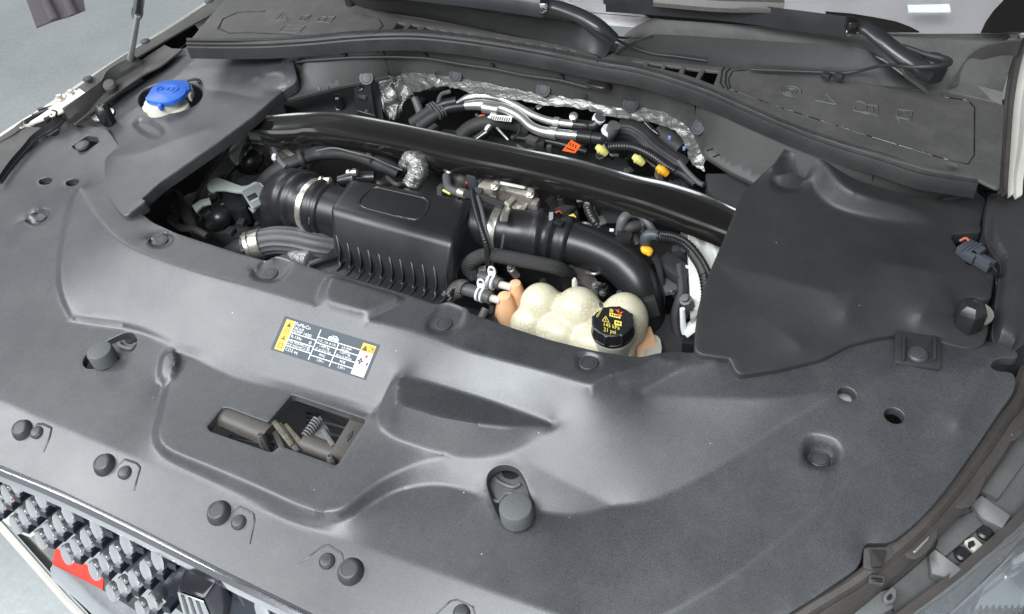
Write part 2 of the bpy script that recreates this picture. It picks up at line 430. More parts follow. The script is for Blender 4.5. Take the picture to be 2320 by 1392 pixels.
M_['ink'] = plastic('black_ink', (.05, .03, .02), .5, 500, .02, .03, .5, .03, 30)
M_['redink'] = plastic('red_ink', (.6, .04, .03), .5, 500, .02, .03, .5, .03, 30)
M_['yink'] = plastic('yellow_print', (.85, .72, .12), .5, 500, .02, .03, .5, .03, 30)
M_['stickergrey'] = plastic('grey_sticker_film', (.075, .09, .105), .6, 500, .05, .05, .2, .04, 30)
M_['bright'] = plastic('bracket_grey_plastic', (.105, .108, .105), .5, 500, .2, .12, .5, .14, 14, dust=.15)
M_['brown'] = plastic('worn_brown_plastic', (.055, .05, .046), .5, 500, .25, .15, .5, .2, 14, dust=.16, dustcol=(.25, .22, .19))
M_['purple'] = plastic('mauve_vinyl', (.085, .07, .085), .6, 200, .1, .08, .4, .12, 10)
M_['red'] = plastic('red_plastic_and_reflection', (.75, .05, .035), .35, 300, .02, .03, .5, .05, 10)
def floor_mat():
    m, nt, b = nodes('epoxy_floor'); N = nt.nodes.new; L = nt.links.new; g = N('ShaderNodeNewGeometry')
    a = N('ShaderNodeTexNoise'); a.inputs['Scale'].default_value = 1.6; a.inputs['Detail'].default_value = 6; L(g.outputs['Position'], a.inputs['Vector'])
    c = N('ShaderNodeTexNoise'); c.inputs['Scale'].default_value = 55; c.inputs['Detail'].default_value = 6; L(g.outputs['Position'], c.inputs['Vector'])
    r = N('ShaderNodeValToRGB'); r.color_ramp.elements[0].position = .35; r.color_ramp.elements[0].color = (.34, .36, .36, 1); r.color_ramp.elements[1].position = .65; r.color_ramp.elements[1].color = (.46, .49, .49, 1); L(a.outputs[0], r.inputs[0])
    mx = N('ShaderNodeMix'); mx.data_type = 'RGBA'; mx.blend_type = 'MULTIPLY'; mx.inputs[0].default_value = .25; L(r.outputs[0], mx.inputs[6]); L(c.outputs[0], mx.inputs[7]); L(mx.outputs[2], b.inputs['Base Color'])
    b.inputs['Roughness'].default_value = .22; bp = N('ShaderNodeBump'); bp.inputs['Strength'].default_value = .25; bp.inputs['Distance'].default_value = .01; L(c.outputs[0], bp.inputs['Height']); L(bp.outputs[0], b.inputs['Normal']); return m
M_['floor'] = floor_mat()
def foil_mat():
    m, nt, b = nodes('crinkled_foil'); N = nt.nodes.new; L = nt.links.new; g = N('ShaderNodeNewGeometry')
    v = N('ShaderNodeTexVoronoi'); v.inputs['Scale'].default_value = 260; L(g.outputs['Position'], v.inputs['Vector'])
    a = N('ShaderNodeTexNoise'); a.inputs['Scale'].default_value = 55; a.inputs['Detail'].default_value = 5; a.inputs['Distortion'].default_value = 2; L(g.outputs['Position'], a.inputs['Vector'])
    ad = N('ShaderNodeMath'); ad.operation = 'MULTIPLY_ADD'; ad.inputs[1].default_value = 4; L(a.outputs[0], ad.inputs[0]); L(v.outputs[0], ad.inputs[2])
    bp = N('ShaderNodeBump'); bp.inputs['Strength'].default_value = .35; bp.inputs['Distance'].default_value = .0018; L(ad.outputs[0], bp.inputs['Height']); L(bp.outputs[0], b.inputs['Normal'])
    b.inputs['Base Color'].default_value = (.30, .295, .285, 1); b.inputs['Metallic'].default_value = .85; b.inputs['Roughness'].default_value = .48; return m
M_['foil'] = foil_mat()
def braid_mat(name, c0, c1):
    m, nt, b = nodes(name); N = nt.nodes.new; L = nt.links.new; uv = N('ShaderNodeUVMap'); uv.uv_map = 'UVMap'
    mp = N('ShaderNodeMapping'); mp.inputs['Scale'].default_value = (20, 11, 1); L(uv.outputs[0], mp.inputs[0])
    ws = []
    for s in (45, -45):
        r = N('ShaderNodeMapping'); r.inputs['Rotation'].default_value = (0, 0, math.radians(s)); L(mp.outputs[0], r.inputs[0]); w = N('ShaderNodeTexWave'); w.inputs['Scale'].default_value = .45; L(r.outputs[0], w.inputs['Vector']); ws.append(w)
    mn = N('ShaderNodeMath'); mn.operation = 'MINIMUM'; L(ws[0].outputs['Fac'], mn.inputs[0]); L(ws[1].outputs['Fac'], mn.inputs[1])
    cr = N('ShaderNodeMix'); cr.data_type = 'RGBA'; L(mn.outputs[0], cr.inputs[0]); cr.inputs[6].default_value = (*c0, 1); cr.inputs[7].default_value = (*c1, 1); L(cr.outputs[2], b.inputs['Base Color'])
    bp = N('ShaderNodeBump'); bp.inputs['Strength'].default_value = .8; bp.inputs['Distance'].default_value = .0012; L(mn.outputs[0], bp.inputs['Height']); L(bp.outputs[0], b.inputs['Normal']); b.inputs['Roughness'].default_value = .5; return m
M_['braid'] = braid_mat('black_braided_sleeve', (.006, .006, .006), (.10, .10, .10))
M_['greybraid'] = braid_mat('grey_braided_sleeve', (.05, .05, .045), (.24, .23, .20))
def tank_mat():
    m, nt, b = nodes('milky_tank_plastic'); N = nt.nodes.new; L = nt.links.new; g = N('ShaderNodeNewGeometry')
    v = N('ShaderNodeTexVoronoi'); v.inputs['Scale'].default_value = 150; v.feature = 'DISTANCE_TO_EDGE'; L(g.outputs['Position'], v.inputs['Vector'])
    a = N('ShaderNodeTexNoise'); a.inputs['Scale'].default_value = 22; a.inputs['Detail'].default_value = 3; L(g.outputs['Position'], a.inputs['Vector'])
    mr = N('ShaderNodeMapRange'); mr.inputs[1].default_value = .03; mr.inputs[2].default_value = .16; mr.inputs[3].default_value = 1; mr.inputs[4].default_value = 0; L(v.outputs['Distance'], mr.inputs[0])
    mr2 = N('ShaderNodeMapRange'); mr2.inputs[1].default_value = .42; mr2.inputs[2].default_value = .58; L(a.outputs[0], mr2.inputs[0])
    mm = N('ShaderNodeMath'); mm.operation = 'MULTIPLY'; L(mr.outputs[0], mm.inputs[0]); L(mr2.outputs[0], mm.inputs[1])
    mx = N('ShaderNodeMix'); mx.data_type = 'RGBA'; L(mm.outputs[0], mx.inputs[0]); mx.inputs[6].default_value = (.68, .63, .47, 1); mx.inputs[7].default_value = (.53, .49, .35, 1)
    ms = N('ShaderNodeMath'); ms.operation = 'MULTIPLY'; ms.inputs[1].default_value = .6; L(mm.outputs[0], ms.inputs[0])
    L(mx.outputs[2], b.inputs['Base Color']); b.inputs['Subsurface Weight'].default_value = .35; b.inputs['Subsurface Radius'].default_value = (.012, .008, .004); b.inputs['Subsurface Scale'].default_value = .4; b.inputs['Roughness'].default_value = .38; return m
M_['tank'] = tank_mat()
M_['peach'] = plastic('peach_tank_plastic', (.82, .50, .29), .35, 300, .03, .03, .5, .05, 30); M_['peach'].node_tree.nodes['Principled BSDF'].inputs['Subsurface Weight'].default_value = .4; M_['peach'].node_tree.nodes['Principled BSDF'].inputs['Subsurface Radius'].default_value = (.02, .01, .004)
M_['milky'] = plastic('milky_plastic', (.60, .58, .50), .35, 300, .03, .03, .5, .05, 30); M_['milky'].node_tree.nodes['Principled BSDF'].inputs['Subsurface Weight'].default_value = .4; M_['milky'].node_tree.nodes['Principled BSDF'].inputs['Subsurface Radius'].default_value = (.02, .015, .01)
def glass_mat(name, col, rough=.02):
    m, nt, b = nodes(name); b.inputs['Base Color'].default_value = (*col, 1); b.inputs['Transmission Weight'].default_value = 1; b.inputs['Roughness'].default_value = rough; b.inputs['IOR'].default_value = 1.45; return m
M_['glass'] = glass_mat('clear_glass', (.95, .96, .97))
M_['grease'] = plastic('greasy_brown_metal', (.12, .11, .08), .4, 300, .3, .3, .5, .4, 60)
M_['wall'] = plastic('clean_shaded_cowl_plastic', (.03, .03, .03), .5, 900, .2, .2, .45, .1, 8, dust=.05)  # less dusty cowl plastic, base also darkened for the shade on tray walls
M_['navy'] = plastic('navy_black_plastic', (.02, .024, .035), .3, 500, .05, .05, .5, .1, 10)
M_['cowl2'] = plastic('grey_cowl_plastic', (.038, .038, .037), .5, 900, .2, .2, .45, .08, 8, dust=.05)
# ---------------------------------------------------------------- setting
def quad(name, pts, mat, kind='structure', parent=None):
    o = mk(name, pts, [tuple(range(len(pts)))], mat, parent, 0)
    if kind: o['kind'] = kind
    return o
quad('floor', [(-14, -12, 0), (12, -12, 0), (12, 14, 0), (-14, 14, 0)], M_['floor'])
# raised hood over the bay, seen only by the light and the reflections
hood = thing('engine_hood', (XC, 1.42, 1.2), 'white engine hood raised above the bay, dark insulated underside', 'hood')
hp = []
for z_off in (0, .035):
    for sx, y, z in ((-.80, 1.42, 1.26), (.80, 1.42, 1.26), (.72, HOODY, HOODZ), (-.72, HOODY, HOODZ)): hp.append(Vector((XC + sx, y + z_off * .6, z + z_off)))
V, F = bevelled(hp, [(0, 1, 2, 3), (7, 6, 5, 4), (0, 4, 5, 1), (1, 5, 6, 2), (2, 6, 7, 3), (3, 7, 4, 0)], .008)
mk('hood_skin', V, F, M_['white'], hood)
V, F = bevelled([p + Vector((0, -.0, -.012)) + (Vector((XC, .9, 1.5)) - p) * .04 for p in hp], [(0, 1, 2, 3), (7, 6, 5, 4), (0, 4, 5, 1), (1, 5, 6, 2), (2, 6, 7, 3), (3, 7, 4, 0)], .008)
mk('insulation_mat', V, F, M_['matte'], hood)
# dark tub under everything
def slab(name, x0, x1, y0, y1, z0, z1, mat, parent, bev=.002):
    V, F = bevelled([Vector(v) for v in ((x0, y0, z1), (x1, y0, z1), (x1, y1, z1), (x0, y1, z1), (x0, y0, z0), (x1, y0, z0), (x1, y1, z0), (x0, y1, z0))], [(0, 1, 2, 3), (7, 6, 5, 4), (0, 4, 5, 1), (1, 5, 6, 2), (2, 6, 7, 3), (3, 7, 4, 0)], bev); return mk(name, V, F, mat, parent, 40)
bay = thing('engine_bay_tub', (XC, .8, .45), 'dark floor and walls of the engine bay under the covers', 'engine bay')
slab('bay_floor', -1.55, .35, .33, 1.32, .44, .46, M_['matte'], bay)
slab('firewall', -1.45, .3, 1.3, 1.33, .46, .96, M_['matte'], bay)
slab('left_wing_wall', -1.55, -1.5, .45, 1.3, .46, .88, M_['matte'], bay)
slab('right_wing_wall', .27, .3, .45, 1.3, .46, .88, M_['matte'], bay)
slab('front_crossmember', -1.25, .1, .50, .53, .46, .86, M_['matte'], bay)
# ---------------------------------------------------------------- main radiator cover
rc = thing('radiator_cover', (XC, .45, .95), 'large grained dark grey plastic cover across the front of the bay', 'radiator cover')
OUT = [(-260, 985, .89), (-330, 800, .895), (-260, 620, .90), (-120, 480, .92), (0, 382, .94), (58, 322, .95), (88, 288, .955), (100, 306, .955), (116, 311, .955), (134, 306, .957), (137, 291, .957), (122, 276, .957), (140, 268, .958), (165, 284, .96), (240, 290, .972),
       (330, 420, 0), (310, 478, 0), (345, 505, 0), (400, 530, 0), (470, 553, 0), (540, 575, 0), (605, 593, 0), (625, 580, 0), (662, 591, 0), (690, 603, 0), (740, 618, .001), (830, 642, .001), (920, 668, .001), (990, 693, 0), (1015, 683, 0), (1058, 700, 0), (1062, 710, 0), (1150, 741, 0), (1240, 770, 0), (1340, 795, 0), (1450, 812, 0),
       (1500, 799, .002), (1560, 800, .002), (1622, 803, .002), (1680, 780, 0), (1900, 740, -.002), (2150, 745, -.004), (2240, 778, -.006), (2302, 790, .968), (2306, 812, .965), (2268, 808, .967), (2246, 818, .968), (2242, 832, .968), (2258, 842, .966), (2300, 845, .963), (2297, 885, .958), (2265, 928, .952), (2210, 1010, .942), (2148, 1099, .932), (2108, 1148, .927), (2070, 1187, .922), (2016, 1230, .917), (1964, 1228, .918), (1954, 1240, .917), (1946, 1282, .913), (1856, 1345, .906), (1778, 1394, .90),
       (1640, 1470, .89), (1450, 1560, .88), (1250, 1580, .88), (1000, 1515, .885), (760, 1414, .894), (700, 1384, .895), (500, 1287, .896), (300, 1187, .896), (130, 1106, .895), (0, 1052, .895)]
LN = [
 ([(181, 424, .985), (211, 481, .988), (256, 534, .992), (302, 564, .994), (362, 588, .996), (453, 618, .998), (543, 642, .999), (603, 658, 1.0), (664, 677, 1.0), (715, 693, 1.0), (829, 724, 1.0), (920, 745, 1.0), (992, 769, 1.0), (1053, 793, 1.0), (1100, 805, 1.0), (1231, 839, .999), (1322, 868, .998), (1339, 873, .999)], .03),
 ([(1339, 873, .999), (1369, 852, 1.0), (1405, 843, 1.0), (1440, 834, 1.0), (1470, 818, 1.0), (1498, 804, 1.0)], .02),
 ([(1447, 893, .975), (1475, 877, .977), (1500, 862, .979), (1530, 846, .982), (1560, 832, .985), (1622, 814, .989)], .02),
 ([(1395, 868, .990), (1430, 858, .990), (1470, 842, .991), (1530, 815, .994)], .02),
 ([(1447, 893, .975), (1600, 901, .974), (1750, 904, .972), (1895, 888, .966)], .02),
 ([(1895, 888, .966), (2020, 850, .969), (2110, 800, .974)], .02),
 ([(181, 424, .984), (169, 445, .982), (157, 492, .977), (145, 549, .971), (137, 595, .966), (137, 640, .961), (146, 676, .954), (163, 715, .945)], .03),
 ([(168, 424, .971), (158, 450, .966), (146, 492, .960), (134, 549, .954), (126, 595, .950), (126, 645, .946), (136, 682, .942), (157, 722, .939)], .03),
 ([(163, 715, .945), (211, 721, .949), (284, 730, .952), (326, 742, .952), (392, 769, .951), (430, 780, .951), (483, 798, .950), (559, 846, .943), (678, 872, .946), (796, 905, .947), (856, 925, .946)], .03),
 ([(160, 728, .938), (215, 735, .941), (284, 745, .944), (326, 756, .945), (382, 780, .946)], .03),
 ([(400, 800, .941), (440, 810, .941), (470, 830, .940), (540, 862, .940), (660, 890, .942), (690, 893, .942), (780, 920, .943), (840, 942, .943)], .02),
 ([(382, 868, .939), (377, 909, .938), (369, 948, .937), (360, 978, .936), (364, 1003, .936), (384, 1021, .936), (425, 1038, .936), (497, 1066, .936), (596, 1108, .936), (678, 1147, .936), (717, 1160, .936), (749, 1163, .936), (778, 1154, .936), (808, 1128, .937), (872, 1081, .939), (952, 1045, .944), (1010, 1034, .947)], .02),
 ([(366, 868, .932), (360, 909, .928), (350, 950, .925), (342, 985, .922), (347, 1016, .922), (371, 1038, .922), (427, 1065, .922), (559, 1124, .922), (659, 1170, .922), (715, 1184, .922), (762, 1184, .922), (802, 1174, .922), (832, 1149, .923), (892, 1114, .925), (940, 1101, .926), (987, 1097, .926), (1035, 1104, .926), (1085, 1122, .926)], .02),
 ([(1218, 1160, .922), (1250, 1165, .921), (1288, 1168, .920), (1328, 1163, .920), (1387, 1146, .921), (1447, 1142, .923), (1486, 1131, .925), (1566, 1094, .931), (1645, 1050, .938), (1750, 975, .951), (1895, 893, .965)], .02),
 ([(1175, 1037, .949), (1240, 1070, .941), (1310, 1108, .931), (1387, 1146, .921)], .02),
 ([(-200, 880, .918), (0, 905, .920), (60, 935, .921), (180, 985, .920), (330, 1048, .918), (520, 1130, .917), (760, 1215, .916), (1000, 1300, .914), (1200, 1370, .913), (1300, 1405, .912)], .03),
 ([(2230, 830, .971), (2215, 870, .967), (2170, 960, .958)], .03),
 ([(1260, 1500, .900), (1500, 1400, .913), (1700, 1280, .928), (1900, 1110, .947), (2050, 960, .961)], .04),
 (['c', (896, 866, .981), (912, 853, .979), (950, 861, .977), (995, 874, .975), (1114, 911, .970), (1256, 962, .963), (1153, 967, .974), (1074, 959, .981), (995, 945, .985), (923, 923, .986), (894, 914, .985)], .006, 'raw'),
 ([(886, 864, -.001), (866, 910, 0), (857, 955, 0), (862, 974, 0), (896, 994, 0), (975, 1019, 0), (1034, 1033, 0), (1094, 1038, 0), (1153, 1030, 0), (1193, 1012, 0), (1272, 967, 0)], .01, 'rel'),
 (['c', (752, 626, 1.008), (737, 666, 1.008), (747, 682, 1.008), (826, 704, 1.008), (905, 674, 1.006)], .006, 'raw'),
 (['c', (738, 620, 0), (713, 683, 0), (722, 702, 0), (829, 732, 0), (932, 677, 0)], .008),
 (['c', (374, 804, .008), (388, 797, .008), (398, 808, .009), (395, 830, .009), (380, 852, .007), (368, 860, .006), (366, 838, .007)], .01),
 (['c', (362, 802, 0), (388, 785, 0), (408, 798, 0), (406, 835, 0), (388, 868, 0), (366, 886, 0), (355, 878, 0), (354, 838, 0)], .01),
 (['c', (573, 617, -.004), (600, 595, -.003), (622, 584, -.002), (659, 594, -.002), (640, 626, -.004), (622, 637, -.005), (584, 630, -.005)], .006),
 (['c', (566, 620, 0), (596, 589, 0), (619, 577, 0), (670, 595, 0), (646, 632, 0), (624, 644, 0), (577, 637, 0)], .006),
 (['c', (968, 738, -.004), (996, 698, -.003), (1016, 690, -.002), (1050, 703, -.002), (1040, 738, -.004), (1022, 753, -.005), (985, 752, -.005)], .006),
 (['c', (960, 742, 0), (991, 693, 0), (1012, 684, 0), (1062, 704, 0), (1048, 743, 0), (1026, 760, 0), (978, 759, 0)], .006),
 (['c'] + ellipse(366, 546, 24, 13, -8, -.007, 14), .01), (['c'] + ellipse(366, 546, 32, 19, -8, 0, 16), .01),
 (['c', (1309, 808, -.005), (1330, 803, -.005), (1358, 812, -.005), (1356, 832, -.005), (1340, 842, -.005), (1312, 836, -.005)], .006),
 (['c', (1303, 803, 0), (1330, 797, 0), (1366, 808, 0), (1364, 837, 0), (1342, 850, 0), (1304, 841, 0)], .006),
 (['c', (64, 503, -.012), (80, 488, -.012), (104, 486, -.012), (112, 494, -.012), (100, 506, -.012), (78, 510, -.012)], .005),
 (['c', (53, 500, 0), (78, 474, 0), (112, 474, 0), (126, 484, 0), (108, 511, 0), (76, 518, 0)], .006),
 (['c', (1826, 1044, -.018), (1834, 1028, -.018), (1850, 1020, -.018), (1878, 1030, -.018), (1886, 1046, -.018), (1882, 1058, -.018), (1840, 1054, -.018)], .005),
 (['c', (1813, 1040, 0), (1821, 996, 0), (1836, 982, 0), (1890, 995, 0), (1908, 1012, 0), (1906, 1046, 0), (1890, 1068, 0), (1820, 1058, 0)], .008),
]
HL = [([(467, 967, .938), (503, 923, .941), (515, 921, .941), (606, 955, .941), (616, 945, .941), (658, 895, .943), (664, 893, .943), (826, 947, .943), (829, 955, .943), (769, 1050, .940), (760, 1056, .940), (634, 1012, .939), (618, 1026, .938), (605, 1024, .938), (475, 979, .938)], .003),
      ([(186, 815, .934), (198, 798, .936), (240, 772, .940), (280, 753, .942), (300, 751, .943), (312, 762, .942), (312, 782, .941), (300, 798, .939), (258, 822, .936), (222, 836, .934), (198, 838, .933), (186, 830, .933)], .012),
      ([(1100, 1094, .930), (1104, 1070, .935), (1124, 1053, .938), (1150, 1050, .940), (1176, 1060, .940), (1190, 1082, .937), (1200, 1110, .932), (1214, 1150, .924), (1214, 1176, .922), (1200, 1195, .921), (1172, 1204, .920), (1145, 1194, .921), (1128, 1172, .922), (1112, 1135, .924)], .012),
      (ellipse(103, 410, 17, 9, -12, .956, 14), .01), (ellipse(164, 413, 17, 9, -14, .974, 14), .01),
      ([(160, 333, .963), (198, 306, .966), (222, 310, .970), (226, 322, .970), (196, 343, .966), (180, 345, .965)], .004),
      (ellipse(1919, 893, 25, 17, 20, .965, 16), .01), (ellipse(2026, 942, 27, 19, 22, .962, 16), .01)]
cover_panel = panel('cover_panel', OUT, M_['cover'], rc, LN, HL, grid=GRID, thick=.012, hthick=.012, rad=.01, smooth=1)
# ---------------------------------------------------------------- side covers
def B1(px, py, h=0.0): return B(px, py, h + .014)
wc = thing('washer_side_cover', B1(330, 330), 'dark plastic side cover with a round hole for the blue washer cap', 'side cover')
LO = [(164, 293, -.008), (206, 258, -.006), (253, 226, -.004), (300, 200, -.002), (362, 163, 0), (392, 132, .004), (414, 110, .012), (430, 104, .016), (520, 108, .022), (600, 112, .024), (661, 121, .026), (664, 150, .022), (672, 180, .012), (655, 214, 0), (640, 207, .002), (588, 186, .002), (584, 190, .0),
      (637, 207, .004), (575, 262, .004), (498, 319, .003), (430, 366, .002), (362, 413, 0), (318, 452, 0), (330, 454, 0), (284, 489, -.003), (262, 468, -.004), (245, 438, -.006), (238, 400, -.007), (232, 350, -.009), (226, 300, -.011)]
LO = [p for p in LO if p not in ((588, 186, .002), (584, 190, .0), (655, 214, 0))]
washer_panel = panel('cover_panel', LO, M_['coverR'] if False else M_['cover'], wc, [
 ([(226, 300, -.011), (300, 250, .004), (360, 212, .010), (410, 165, .014), (440, 135, .018), (470, 110, .022)], .03),
 (['c'] + [(q[0], q[1], -.007) for q in ellipse(340, 293, 30, 10, 28, 0, 12)], .02), (['c'] + [(q[0], q[1], 0) for q in ellipse(338, 292, 50, 20, 28, 0, 16)], .02),
 ([(428, 150, .014), (470, 158, .016), (520, 166, .016), (575, 172, .012), (600, 176, .010)], .03),
 ([(430, 196, .003), (500, 206, .003), (560, 218, .003), (596, 224, .003)], .03),
 ([(242, 358, -.004), (320, 350, .003), (400, 315, .005), (480, 290, .006)], .03),
 (['c', (590, 172, .004), (630, 168, .004), (648, 186, .002), (640, 200, .0), (600, 198, .0), (584, 184, .002)], .008), (['c', (578, 168, .004), (636, 160, .008), (660, 186, .0), (646, 206, .0), (596, 204, .0), (572, 186, .0)], .01)],
 [(ellipse(386, 220, 76, 38, -8, .004, 26), .01), ([(200, 258, -.008), (222, 240, -.006), (236, 232, -.006), (252, 236, -.005), (254, 246, -.004), (236, 261, -.005), (214, 264, -.006)], .006)], base=B1, grid=GRID, thick=.018, hthick=.006, rad=.008, smooth=4, round_=.0022)
bc = thing('battery_side_cover', B1(1900, 600), 'large black plastic side cover with curved raised channel on the right', 'side cover')
RO = [(1792, 322, .036), (1758, 369, .030), (1730, 398, .014), (1687, 434, .010), (1672, 472, .009), (1645, 540, .008), (1618, 602, .006), (1600, 650, .005), (1586, 701, .003), (1580, 750, .001), (1578, 797, -.002), (1619, 804, -.003), (1655, 808, -.004), (1662, 820, -.005), (1672, 845, -.008), (1760, 832, -.009), (1861, 808, -.009), (1922, 776, -.008), (1985, 760, -.007), (2051, 750, -.006), (2094, 757, -.007), (2150, 777, -.008), (2197, 788, -.008), (2224, 780, -.007), (2233, 755, -.006), (2236, 731, -.006), (2206, 726, -.005), (2184, 712, -.004), (2170, 696, -.004), (2172, 676, -.004), (2190, 668, -.003), (2240, 679, -.004), (2251, 606, -.003),
      (2189, 600, -.002), (2182, 590, -.002), (2150, 535, 0), (2158, 526, 0), (2221, 524, -.001), (2216, 508, -.001), (2226, 465, .001), (2228, 449, .002), (2212, 440, .003), (2210, 424, .006), (2130, 404, .018), (2050, 384, .024), (1960, 360, .028), (1880, 338, .032), (1830, 322, .036)]
battery_panel = panel('cover_panel', RO, M_['coverR'], bc, [
 ([(1800, 334, .040), (1830, 340, .040), (1862, 358, .040), (1884, 392, .038), (1912, 424, .036), (1960, 446, .032), (2020, 462, .024), (2090, 478, .014)], .05),
 ([(1838, 418, .008), (1856, 448, .007), (1890, 472, .007), (1950, 490, .007), (2020, 502, .007), (2100, 508, .007)], .05),
 ([(1908, 352, .028), (1914, 386, .024), (1950, 412, .020), (2010, 424, .018), (2070, 440, .014), (2110, 462, .010)], .05),
 (['c', (1752, 400, -.006), (1790, 396, -.012), (1822, 408, -.014), (1820, 424, -.013), (1790, 432, -.011), (1752, 420, -.007)], .008), (['c', (1738, 398, 0), (1790, 384, 0), (1836, 400, 0), (1836, 432, 0), (1794, 444, 0), (1742, 430, 0)], .01),
 ([(1628, 600, .006), (1700, 690, .006), (1760, 745, .005), (1815, 782, .001)], .02),
 ([(1632, 600, .007), (1720, 620, .014), (1800, 638, .020), (1900, 668, .020)], .03),
 ([(1960, 600, .020), (1940, 640, .022), (1925, 680, .019), (1915, 715, .012)], .03), ([(1970, 590, .019), (2060, 605, .020), (2140, 625, .012)], .02),
 ([(2128, 640, .014), (2100, 690, .014), (2085, 718, .009)], .02)], [],
 base=B1, grid=GRID, thick=.016, rad=.008, smooth=4, round_=.0028)
# ---------------------------------------------------------------- cowl
def zc(px, py, h=0.0): return Z(px, py, 1.05 + h)
cw = thing('cowl_front_panel', Z(1400, 200, 1.0), 'curved matte grey plastic panel below the long rubber seal', 'cowl panel')
SEAL = [(425, 103, 1.045), (500, 104, 1.05), (600, 103, 1.052), (700, 97, 1.055), (800, 88, 1.057), (880, 84, 1.059), (960, 85, 1.06), (1060, 96, 1.06), (1150, 110, 1.06), (1250, 128, 1.06), (1356, 150, 1.06), (1430, 162, 1.06), (1500, 180, 1.06), (1600, 214, 1.06), (1700, 258, 1.06), (1800, 300, 1.058), (1900, 336, 1.055), (2000, 366, 1.05), (2070, 390, 1.045), (2130, 402, 1.042), (2215, 415, 1.036)]
def abs_(p): return (p[0], p[1], p[2])
def ZZ(px, py, z): return Z(px, py, z)
TOPE = [(p[0], p[1] + 6, p[2] - .006) for p in SEAL]
CR = [(650, 172, .998), (675, 169, .995), (781, 148, .99), (871, 140, .99), (932, 142, .99), (1022, 158, .99), (1113, 172, .99), (1294, 199, .99), (1411, 219, .99), (1502, 238, .99), (1562, 262, .99), (1652, 308, .99), (1761, 365, .99), (1860, 420, .985)]
LIP = [(640, 226, .985), (700, 212, .985), (770, 194, .985), (860, 177, .985), (900, 166, .985), (932, 162, .985), (990, 167, .985), (1040, 175, .985), (1120, 190, .985), (1200, 207, .985), (1306, 223, .985), (1380, 238, .985), (1411, 244, .985), (1447, 241, .985), (1502, 250, .985), (1547, 275, .985), (1577, 308, .984), (1592, 344, .983), (1601, 353, .983), (1652, 386, .982), (1700, 408, .98), (1760, 440, .975)]
cowl_panel = panel('cowl_sheet', [(640, 108, 1.044)] + TOPE[4:] + [(2200, 440, 1.0), (2000, 470, .97), (1860, 460, .975)] + LIP[::-1] + [(642, 200, .985)], M_['cowl2'], cw, [(CR, .03)], [], base=ZZ, grid=GRID, thick=.006, rad=.01, smooth=3)
WL.clear()
seal = thing('hood_seal', Z(1350, 150, 1.06), 'long black rubber seal curving along the whole cowl edge', 'rubber seal')
up_ = [(p[0] + 1, p[1] - 13, p[2] + .002) for p in SEAL]; lo_ = [(p[0] - 1, p[1] + 9, p[2]) for p in SEAL]
ribbon('seal_strip', up_, lo_, [(0, -.004), (.05, .004), (.2, .007), (.40, .006), (.46, -.006), (.56, -.006), (.60, .006), (.72, .008), (.78, .006), (.80, -.004), (.88, -.004), (.9, .004), (.96, .002), (1, -.01)], M_['rubber'], seal, back=.008)
# ---------------------------------------------------------------- cowl top trays
def embed(name, polys, base_objs, mat, parent, rpx=1.6, off=.0002):
    """raised moulded lines lying on a surface"""
    V, F = [], []
    for poly in polys:
        pts = []
        for p in resample_px(poly, 7):
            l, n = hit(p[0], p[1], base_objs, off)
            if l is not None: pts.append(l)
        if len(pts) < 2: continue
        v, f, _ = tube_geo(pts, rpx * px2m(pts[0]), 6, True); s = len(V); V += v; F += [tuple(i + s for i in g) for g in f]
    return mk(name, V, F, mat, parent, 60) if V else None
def resample_px(poly, step):
    out = []
    for a, b in zip(poly[:-1], poly[1:]):
        k = max(1, int(math.dist(a, b) / step))
        for j in range(k): out.append((a[0] + (b[0] - a[0]) * j / k, a[1] + (b[1] - a[1]) * j / k))
    return out + [tuple(poly[-1])]
lt = thing('left_cowl_tray', Z(700, 60, 1.06), 'grey left cowl tray with moulded symbols and a row of vent slots', 'cowl tray')
left_tray = panel('tray_panel', [(428, 96, 1.045), (470, 45, 1.05), (520, -10, 1.055), (560, -40, 1.056), (800, -40, 1.075), (830, 16, 1.068), (900, 36, 1.066), (1060, 66, 1.066), (1240, 96, 1.066), (1330, 118, 1.066), (1358, 132, 1.066), (1350, 142, 1.066), (1250, 120, 1.066), (1150, 102, 1.066), (1060, 88, 1.066), (960, 77, 1.066), (880, 76, 1.065), (800, 80, 1.063), (700, 89, 1.061), (600, 94, 1.058), (500, 96, 1.054)],
   M_['cowl'], lt, [], [([(x0, y0, 1.0655), (x0 + 20 - (i > 3) * 2, y0 + 5, 1.0655), (x0 + 6 - (i > 3) * 6, y0 + 5 + h, 1.0655), (x0 - 16 + (i > 3) * 6, y0 + h, 1.0655)], .001) for i, (x0, y0, h) in enumerate([(901, 50, 20), (932, 54, 16), (964, 60, 12), (994, 66, 9), (1026, 71, 7), (1058, 76, 6), (1091, 81, 5), (1124, 86, 5), (1157, 91, 5), (1190, 96, 5), (1224, 101, 5), (1257, 107, 5), (1290, 112, 4)])], base=ZZ, grid=.012, thick=.004, hthick=.004, rad=.006, smooth=1)
hump = [(770, -30, 1.12), (845, -6, 1.12), (960, -5, 1.125), (1100, 20, 1.125), (1220, 35, 1.12), (1290, 44, 1.115), (1320, 60, 1.10), (1350, 86, 1.085), (1388, 101, 1.072)]
hfoot = [(760, -14, 1.067), (826, 17, 1.067), (960, 38, 1.067), (1100, 66, 1.067), (1215, 90, 1.067), (1280, 104, 1.067), (1320, 114, 1.067), (1345, 122, 1.067), (1370, 130, 1.067)]
ribbon('tray_wall', hump, hfoot, [(0, -.003), (.06, .001), (.14, 0), (.6, -.0015), (1, 0)], M_['wall'], lt, conv=ZZ)
back = [(p[0] + 6, p[1] - 26, p[2] + .008) for p in hump]
ribbon('tray_back', back, hump, [(0, 0), (1, -.003)], M_['cowl'], lt, conv=ZZ)
